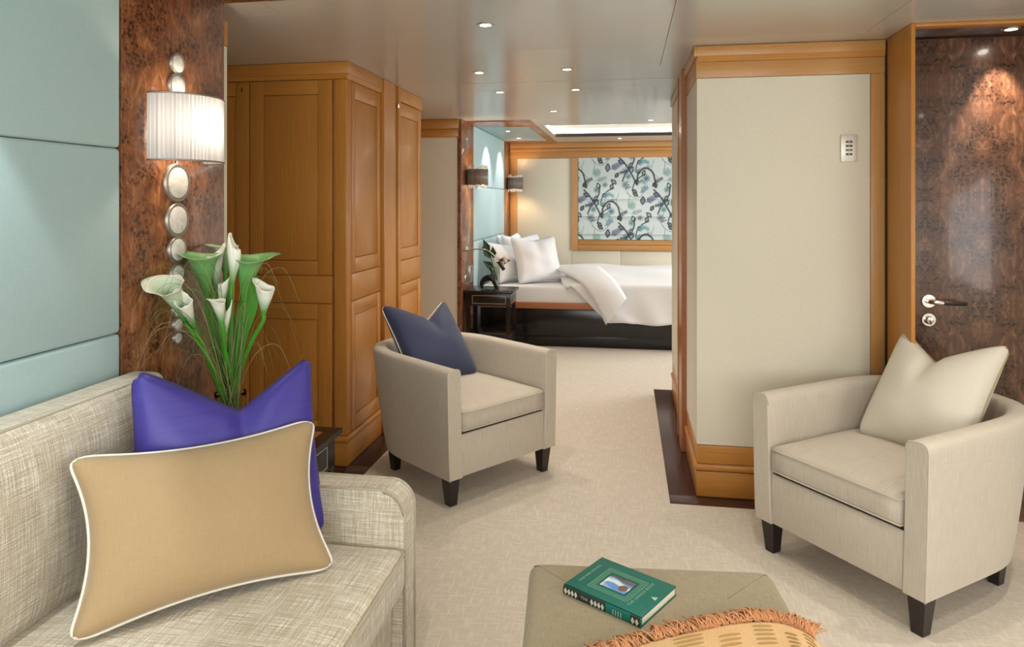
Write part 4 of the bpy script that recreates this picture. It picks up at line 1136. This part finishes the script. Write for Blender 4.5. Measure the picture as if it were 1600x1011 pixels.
# ================================================================== BEDROOM
def bed():
    t = root('bed', 'double bed with dark base and wooden rail in the far bedroom', 'bed', (-.4, 7.7, 0))
    x0, x1, y0, y1 = -1.45, .72, 6.83, 8.45
    box('plinth', (x0, x1-.05), (y0+.05, y1-.05), (0, .13), 'black', t, .003)
    box('base', (x0, x1), (y0, y1), (.115, .378), 'black', t, .006)
    box('side_rail', (x0, x1+.01), (y0-.012, y0+.02), (.38, .442), 'cherry', t, .006, 3)
    box('side_rail', (x0, x1+.01), (y1-.02, y1+.012), (.38, .442), 'cherry', t, .006, 3)
    box('foot_rail', (x1-.02, x1+.012), (y0+.02, y1-.02), (.38, .442), 'cherry', t, .006, 3)
    box('mattress', (x0+.01, x1-.02), (y0+.01, y1-.01), (.40, .60), 'white_cloth', t, .03, 4)
    # duvet: a sheet over the top that falls down the near side
    def duvet(name, xa, lift, xb, top_only=False):
        nx, ny = 60, 46; V, F = [], []
        for i in range(nx+1):
            u = i/nx
            for j in range(ny+1):
                v = j/ny            # 0 = hem at near side, .3 = mattress edge, 1 = far edge
                hem = .26
                if v < .32:
                    q = 1-v/.32; zdrop = .09+(.655-.09-hem)*q
                    y = y0-.03-.02*q-.012*math.sin(x0+u*19)*q; z = .655-zdrop*q if True else 0
                    z = .655-(.655-hem)*q**1.0
                    rz = math.sin(min(1, v/.32)*PI/2)
                else:
                    q = (v-.32)/.68; y = y0-.03+q*(y1-y0+.06); z = .655+.045*math.sin(min(1, q*3.2)*PI/2)-.02*q
                left = xa(v)
                x = left+(xb-left)*u
                z += lift+.012*math.sin(11*u+5*v)*math.sin(7*v+1)
                e = min(1, u*9); z -= .035*(1-e)**2 if v >= .32 else 0
                # soft shoulder
                if .24 < v < .44:
                    s_ = 1-abs(v-.34)/.1; z -= .025*s_; 
                V.append((x, y, z))
        for i in range(nx):
            for j in range(ny): a = i*(ny+1)+j; F.append((a, a+1, a+ny+2, a+ny+1))
        o = mk(name, V, F, 'white_cloth', None, True)
        o.modifiers.new('s', 'SOLIDIFY').thickness = .03
        return o
    def xa(v):
        if v < .32: return -.17-.40*(v/.32)**.9
        return -.57-.22*((v-.32)/.68)**.5
    d = duvet('duvet', xa, 0.0, .80)
    tag(d, 'white duvet spread over the bed and hanging down its near side', 'duvet')
    # turned-back corner
    V, F = [], []; n = 16
    A = Vector((-.80, 7.35, .735)); B = Vector((-.40, 6.785, .60)); Cc = Vector((-.19, 6.755, .245)); D = Vector((.0, 6.745, .50)); E_ = Vector((-.28, 7.25, .745))
    for i in range(n+1):
        u = i/n; p0 = catmull([A, B, Cc], n)[i*2]; p1 = catmull([E_, (E_+D)/2+Vector((.03, -.2, .03)), D], n)[i*2]
        for j in range(9):
            q = j/8; p = p0.lerp(p1, q)+Vector((0, -.03, .012))*math.sin(PI*q)
            V.append(tuple(p+Vector((0, -.012, .012))))
    for i in range(n):
        for j in range(8): a = i*9+j; F.append((a, a+1, a+10, a+9))
    fb = mk('turned_back_corner', V, F, 'white_cloth', d, True); fb.modifiers.new('s', 'SOLIDIFY').thickness = .02
bed()
def bp(x, y, z, wd, ht, tilt, yaw, label, roll=0, th=.2, pull=.12):
    pillow('bed_pillow', wd, ht, th, 'white_cloth', label, 'pillow', (x, y, z), (math.radians(-tilt), math.radians(roll), math.radians(yaw)), pull, 0.03, group='white pillows on the bed', n=18, wr=.014, soft=2.3)
bp(-.86, 7.10, .60, .56, .52, 22, 38, 'large white square pillow at the front of the heap on the bed', 0)
bp(-1.16, 7.12, .60, .52, .46, 20, 60, 'white pillow against the headboard beside the nightstand')
bp(-1.02, 7.35, .62, .60, .50, 18, 55, 'white pillow in the middle, just behind the large front one')
bp(-1.22, 7.75, .60, .60, .50, 14, 75, 'white pillow leaning on the teal headboard at the back')
bp(-.98, 7.75, .61, .56, .46, 22, 70, 'rearmost white pillow, its corner rising behind the large one')

def blind():
    x0, x1, zt, zb = -.612, 1.295, 2.0, .956
    nx, nz = 420, 250
    X = np.linspace(x0, x1, nx+1); Z = np.linspace(zb, zt, nz+1)
    XX, ZZ = np.meshgrid(X, Z)
    # pattern space in metres; the repeat is offset on alternate drops
    img = np.ones((nz+1, nx+1, 3))*np.array((.60, .67, .65))
    r = np.random.default_rng(11)
    def seg(p, q, w_, c_, a=1.0):
        w_ = w_*1.3
        p, q = np.array(p), np.array(q); xa, xb = sorted((p[0], q[0])); za, zb_ = sorted((p[1], q[1]))
        m = (XX > xa-w_*2) & (XX < xb+w_*2) & (ZZ > za-w_*2) & (ZZ < zb_+w_*2)
        if not m.any(): return
        P = np.stack([XX[m], ZZ[m]], 1); d = q-p; L2 = (d*d).sum()+1e-12
        t_ = np.clip(((P-p)@d)/L2, 0, 1); dist = np.linalg.norm(P-(p+t_[:, None]*d), axis=1)
        k = np.clip(1.5-dist/w_, 0, 1)*a; img[m] = img[m]*(1-k[:, None])+np.array(c_)*k[:, None]
    def line(pts, w_, c_, a=1.0):
        P = [tuple(v)[:2] for v in catmull([(p[0], p[1], 0) for p in pts], 6)] if len(pts) > 2 else pts
        for i in range(len(P)-1): seg(P[i], P[i+1], w_, c_, a)
    def blob(c0, ra, rb, ang, c_, a=1.0, petals=0):
        dx, dz = XX-c0[0], ZZ-c0[1]; m = (dx**2+dz**2) < (1.9*max(ra, rb))**2
        if not m.any(): return
        ca, sa = math.cos(ang), math.sin(ang); ra, rb = ra*1.2, rb*1.2; u = (dx[m]*ca+dz[m]*sa)/ra; v = (-dx[m]*sa+dz[m]*ca)/rb
        rad = np.sqrt(u*u+v*v); lim = 1.0
        if petals: lim = .75+.25*np.cos(petals*np.arctan2(v, u))
        k = np.clip((lim-rad)/.25, 0, 1)*a; img[m] = img[m]*(1-k[:, None])+np.array(c_)*k[:, None]
    INK = (.025, .035, .05); BLUE = (.10, .25, .36); TEAL = (.16, .38, .38); GREY = (.25, .33, .36); PUR = (.12, .12, .24); SAGE = (.35, .46, .42)
    def leaf(p, ang, L, c_=INK, fill=None):
        q = (p[0]+L*math.cos(ang), p[1]+L*math.sin(ang)); m = ((p[0]+q[0])/2, (p[1]+q[1])/2)
        n_ = (-math.sin(ang)*L*.28, math.cos(ang)*L*.28)
        if fill: blob(m, L*.5, L*.26, ang, fill, .8)
        line([p, (m[0]+n_[0], m[1]+n_[1]), q], .0045, c_); line([p, (m[0]-n_[0], m[1]-n_[1]), q], .0045, c_)
    def fern(p, ang, L, c_=INK, n=5):
        q = (p[0]+L*math.cos(ang), p[1]+L*math.sin(ang)); seg(p, q, .004, c_)
        for k in range(n):
            f = (k+1)/(n+.5); b = (p[0]+(q[0]-p[0])*f, p[1]+(q[1]-p[1])*f); l = L*.30*(1-.35*f)
            for s_ in (-1, 1):
                a = ang+s_*.95; blob((b[0]+l*.5*math.cos(a), b[1]+l*.5*math.sin(a)), l*.55, l*.20, a, c_, .95)
    def flower(p, R, c_, pt=9):
        blob(p, R, R, 0, c_, .8, pt); blob(p, R*.75, R*.6, .3, tuple(.6*q for q in c_), .45, 7)
        for k in range(9): a = 2*PI*k/9; seg(p, (p[0]+R*.9*math.cos(a), p[1]+R*.9*math.sin(a)), .0028, tuple(.55*q for q in c_), .7)
    def unit(ox, oz):
        def T(x, z): return (ox+x*1.36, oz+z*1.32)
        line([T(0, .25), T(.06, .18), T(.12, .08), T(.17, -.02)], .007, INK); line([T(.17, -.02), T(.18, .08), T(.24, .14), T(.31, .1), T(.34, -.01)], .0075, INK)
        leaf(T(.055, .19), 2.75, .085, INK, PUR); leaf(T(.11, .09), 1.3, .085, INK, GREY); fern(T(.10, .11), 3.3, .12)
        flower(T(.255, .04), .05, BLUE); leaf(T(.33, .0), -1.3, .07, INK, INK); leaf(T(.34, .0), -2.2, .06, INK, INK)
        flower(T(.06, -.02), .052, GREY, 11); line([T(.06, -.06), T(.10, -.13), T(.09, -.20)], .0035, GREY)
        fern(T(.25, -.19), .55, .17, PUR, 6); leaf(T(.22, -.21), 1.5, .10, INK, PUR); flower(T(.12, -.22), .058, TEAL, 12)
        line([T(.36, -.30), T(.40, -.2), T(.46, -.12), T(.47, -.03)], .0065, INK); leaf(T(.47, -.06), 1.9, .08, INK, None); leaf(T(.42, -.17), .9, .07, INK, GREY)
        for a in (2.2, 1.7, 1.2, .7, 3.0): l = .06; p = T(.39, -.22); seg(p, (p[0]+l*math.cos(a), p[1]+l*math.sin(a)), .0045, BLUE)
        blob(T(.50, -.2), .07, .03, .1, TEAL, .8, 6); blob(T(.45, .10), .028, .04, .2, SAGE, .7)
        line([T(.40, .22), T(.47, .17), T(.53, .19), T(.56, .25)], .0035, GREY); fern(T(.44, .02), .3, .13, GREY, 5)
        leaf(T(.50, .19), 2.6, .07, INK, INK); fern(T(.52, .22), .6, .12, BLUE, 5)
        flower(T(.52, -.02), .04, GREY, 9); fern(T(.0, -.32), .5, .12, INK, 5); leaf(T(.30, -.33), 2.4, .08, INK, GREY); leaf(T(-.03, .05), 1.0, .07, INK, INK); fern(T(.20, .22), -.3, .11, TEAL, 4)
        line([T(.0, -.1), T(-.02, -.2), T(.04, -.28), T(.03, -.36)], .0035, GREY, .8)
    def spray(ox, oz):
        def T(x, z): return (ox-x, oz+z)
        line([T(-.12, .10), T(-.05, .07), T(.02, .0), T(.05, -.10)], .005, INK); leaf(T(-.08, .09), 1.2, .07, INK, GREY); leaf(T(-.02, .04), -2.2, .07, INK, PUR)
        fern(T(.03, -.02), .4, .12, BLUE, 5); flower(T(.10, .08), .042, TEAL, 11); leaf(T(.05, -.09), -.6, .07, INK, INK); blob(T(-.10, -.06), .05, .025, .4, BLUE, .8, 5)
        for a in (.4, .9, 1.4, 1.9): p = T(.13, -.08); seg(p, (p[0]+.07*math.cos(a), p[1]+.07*math.sin(a)), .004, INK if a < 1 else BLUE)
        fern(T(-.13, -.02), 2.6, .09, GREY, 4); line([T(.10, .03), T(.12, -.03), T(.09, -.09)], .003, GREY)
    k = 0
    for oz in (1.93, 1.51, 1.09):
        for ox in np.arange(-.72+(k % 2)*.44, 1.4, .88): spray(ox, oz); spray(ox+.40, oz+.17)
        k += 1
    k = 0
    for oz in (2.24, 1.82, 1.40, .98):
        for ox in np.arange(-1.42+(k % 2)*.44, 1.4, .88): unit(ox, oz-.14)
        k += 1
    # roman folds
    fy = [2.03, 1.70, 1.467, 1.245, 1.02, .956]
    def depth(z):
        for a, b in zip(fy[:-1], fy[1:]):
            if z > b: q = (a-z)/(a-b); return .010+.022*q**1.5
        return .03
    dep = np.array([depth(z) for z in Z])
    V = np.stack([XX.ravel(), (8.955-np.repeat(dep, nx+1)), ZZ.ravel()], 1)
    i, j = np.meshgrid(np.arange(nx), np.arange(nz)); a = (j*(nx+1)+i).ravel()
    F = np.stack([a, a+1, a+nx+2, a+nx+1], 1)
    t = root('roman_blind', 'white roman blind printed with black vines and blue flowers in far window', 'blind', (.35, 8.95, .956))
    mk('printed_cloth', V.tolist(), F.tolist(), 'print', t, False, cols=img.reshape(-1, 3))
    box('head_rail', (x0, x1), (8.945, 8.975), (1.985, 2.0), 'white', t, .002)
blind()

def nightstand():
    t = root('nightstand', 'black nightstand with silver pinstriped drawer beside the bed', 'table', (-1.26, 6.45, 0))
    x0, x1, y0, y1, h = -1.495, -1.03, 6.27, 6.66, .615
    box('table_top', (x0, x1), (y0, y1), (h-.022, h), 'darkwood', t, .003)
    box('case', (x0+.02, x1-.025), (y0+.02, y1-.02), (h-.14, h-.023), 'darkwood', t, .003)
    d = box('drawer', (x0+.08, x1-.06), (y0+.014, y0+.02), (h-.125, h-.035), 'darkwood', t, .001)
    mb_ = MB(); a0, a1_, b0, b1, Y = x0+.085, x1-.065, h-.118, h-.042, y0+.0125
    for xx, zz in (((a0, a1_), (b0, b0+.003)), ((a0, a1_), (b1-.003, b1)), ((a0, a0+.003), (b0, b1)), ((a1_-.003, a1_), (b0, b1))): mb_.box(xx, (Y, Y+.002), zz)
    mb_.build('pinstripe', 'pin', d)
    mb_ = MB(); a0, a1_ = y0+.06, y1-.06; X = x1-.0255
    for yy, zz in (((a0, a1_), (b0, b0+.003)), ((a0, a1_), (b1-.003, b1)), ((a0, a0+.003), (b0, b1)), ((a1_-.003, a1_), (b0, b1))): mb_.box((X, X+.002), yy, zz)
    mb_.build('side_pinstripe', 'pin', t)
    for sx in (x0+.04, x1-.045):
        for sy in (y0+.04, y1-.04):
            V, F = prism([(sx-.018, sy-.018), (sx+.018, sy-.018), (sx+.018, sy+.018), (sx-.018, sy+.018)], 0, h-.02); mk('leg', V, F, 'darkwood', t)
    box('lower_shelf', (x0+.01, x1-.01), (y0+.01, y1-.01), (.17, .215), 'darkwood', t, .003)
nightstand()
def bedside():
    h = .615
    t = root('reading_lamp', 'chrome reading light on a bent arm above the nightstand', 'lamp', (-1.5, 6.42, .99))
    mk('wall_mount', *lathe([(0, -1.5), (.022, -1.5), (.022, -1.482), (.012, -1.47), (0, -1.47)], 'X', (0, 6.42, .99), 20), 'chrome', t, 40)
    arm = catmull([(-1.475, 6.42, .99), (-1.40, 6.42, .99), (-1.30, 6.40, .985), (-1.22, 6.40, .93), (-1.18, 6.40, .87)], 6)
    tubeobj('arm', arm, .006, 'chrome', t, 8)
    tubeobj('lamp_head', [(-1.185, 6.40, .88), (-1.175, 6.40, .865), (-1.13, 6.40, .80)], [.012, .017, .017], 'leg', t, 14)
    v = root('bud_vase', 'slim glass vase of dark leaves and pale blossoms on the nightstand', 'vase', (-1.22, 6.52, h))
    mk('glass_body', *lathe([(0, h+.001), (.022, h+.001), (.026, h+.01), (.024, h+.20), (.021, h+.20), (.022, h+.012), (0, h+.01)], 'Z', (-1.22, 6.52, 0), 24), 'glass', v, True)
    rr = random.Random(9)
    for i, (dx, dz, L, a) in enumerate(((-.10, .30, .16, 2.2), (-.14, .36, .15, 2.0), (-.02, .27, .15, .2), (-.05, .22, .13, 2.6), (.01, .24, .12, .8), (-.07, .31, .12, 1.6))):
        b = Vector((-1.22+dx*.5, 6.52, h+dz-.03)); e = b+Vector((L*math.cos(a), -.02, L*math.sin(a))); s_ = Vector((-math.sin(a), 0, math.cos(a)))*.035
        Pm = b.lerp(e, .45)
        V = [b, Pm+s_+Vector((0, -.01, 0)), e, Pm-s_+Vector((0, -.01, 0)), Pm]
        o = mk('leaf', [tuple(p) for p in V], [(0, 1, 4), (1, 2, 4), (2, 3, 4), (3, 0, 4)], 'leafdark', v); so = o.modifiers.new('s', 'SOLIDIFY'); so.thickness = .002
        tubeobj('stem', [(-1.22, 6.52, h+.02), tuple(b)], .003, 'stem', v, 5)
    for i in range(9):
        c_ = (-1.17+rr.uniform(-.04, .05), 6.50+rr.uniform(-.03, .02), h+.20+rr.uniform(0, .12))
        V, F = [], []
        for k in range(10):
            a = 2*PI*k/10; r_ = .026 if k % 2 == 0 else .012; V.append((c_[0]+r_*math.cos(a), c_[1]+.004*(k % 2), c_[2]+r_*math.sin(a)))
        V.append((c_[0], c_[1]-.010, c_[2])); F = [(k, (k+1) % 10, 10) for k in range(10)]
        o = mk('blossom', V, F, 'blossom', v); o.modifiers.new('s', 'SOLIDIFY').thickness = .002
    s_ = root('sculpture', 'small black curved animal sculpture on the nightstand', 'sculpture', (-1.29, 6.38, h))
    mk('foot_plate', *lathe([(0, h+.0005), (.07, h+.0005), (.07, h+.008), (.062, h+.011), (0, h+.011)], 'Z', (-1.25, 6.38, 0), 28), 'black', s_, 40)
    body = catmull([(-1.335, 6.38, h+.008), (-1.34, 6.38, h+.06), (-1.31, 6.38, h+.10), (-1.26, 6.38, h+.115), (-1.225, 6.38, h+.09), (-1.20, 6.38, h+.03), (-1.19, 6.38, h+.008)], 6)
    tubeobj('arched_body', body, [.010+.018*math.sin(PI*k/(len(body)-1)) for k in range(len(body))], 'black', s_, 12)
    hd = catmull([(-1.25, 6.38, h+.11), (-1.235, 6.38, h+.15), (-1.25, 6.38, h+.185), (-1.27, 6.38, h+.20)], 5)
    tubeobj('neck', hd, [.018-.010*k/(len(hd)-1) for k in range(len(hd))], 'black', s_, 10)
    p = root('bedside_switches', 'chrome switch plate low on the burl beside the nightstand', 'switch', (-1.5, 6.47, .70))
    box('switch_plate', (-1.5, -1.49), (6.36, 6.44), (.66, .75), 'chrome', p, .002); box('socket', (-1.491, -1.487), (6.38, 6.42), (.675, .735), 'button', p, .001)
    box('switch_plate', (-1.5, -1.49), (6.55, 6.67), (.66, .82), 'chrome', p, .002); box('socket', (-1.491, -1.487), (6.57, 6.59), (.67, .81), 'button', p, .001)
bedside()
def rod_sconce(y, label):
    t = root('rod_sconce', label, 'lamp', (XL, y, 1.66), None, 'glass rod sconces either side of the bed')
    xc = XL+.10; R = .095
    box('wall_bracket', (XL, XL+.03), (y-.04, y+.04), (1.60, 1.74), 'groove', t, .002)
    box('bracket_arm', (XL+.02, xc-R+.002), (y-.02, y+.02), (1.64, 1.70), 'groove', t, .002)
    rr = random.Random(int(y*10))
    for ring_, z0, z1, mat in ((R, 1.60, 1.745, 'rod'), (R-.006, 1.575, 1.77, 'rod_tip_glow')):
        n = 54 if mat == 'rod' else 44
        for k in range(n):
            a = 2*PI*k/n; cx, cy = xc+ring_*math.cos(a), y+ring_*math.sin(a)
            if cx < XL+.012: continue
            j0, j1 = rr.uniform(-.016, .016), rr.uniform(-.016, .016)
            if mat == 'rod': j0 *= .3; j1 *= .3
            V, F = tube([(cx, cy, z0+j0), (cx, cy, z1+j1)], .0078 if mat == 'rod' else .0045, 6)
            mk('glass_rod', V, F, mat, t, True)
    point('sconce_bulb', (xc-.04, y, 1.665), 6.5, (1, .70, .42), .02)
rod_sconce(6.47, 'near rod sconce, left of the bed head')
rod_sconce(8.72, 'far rod sconce, in the corner beyond the bed head')
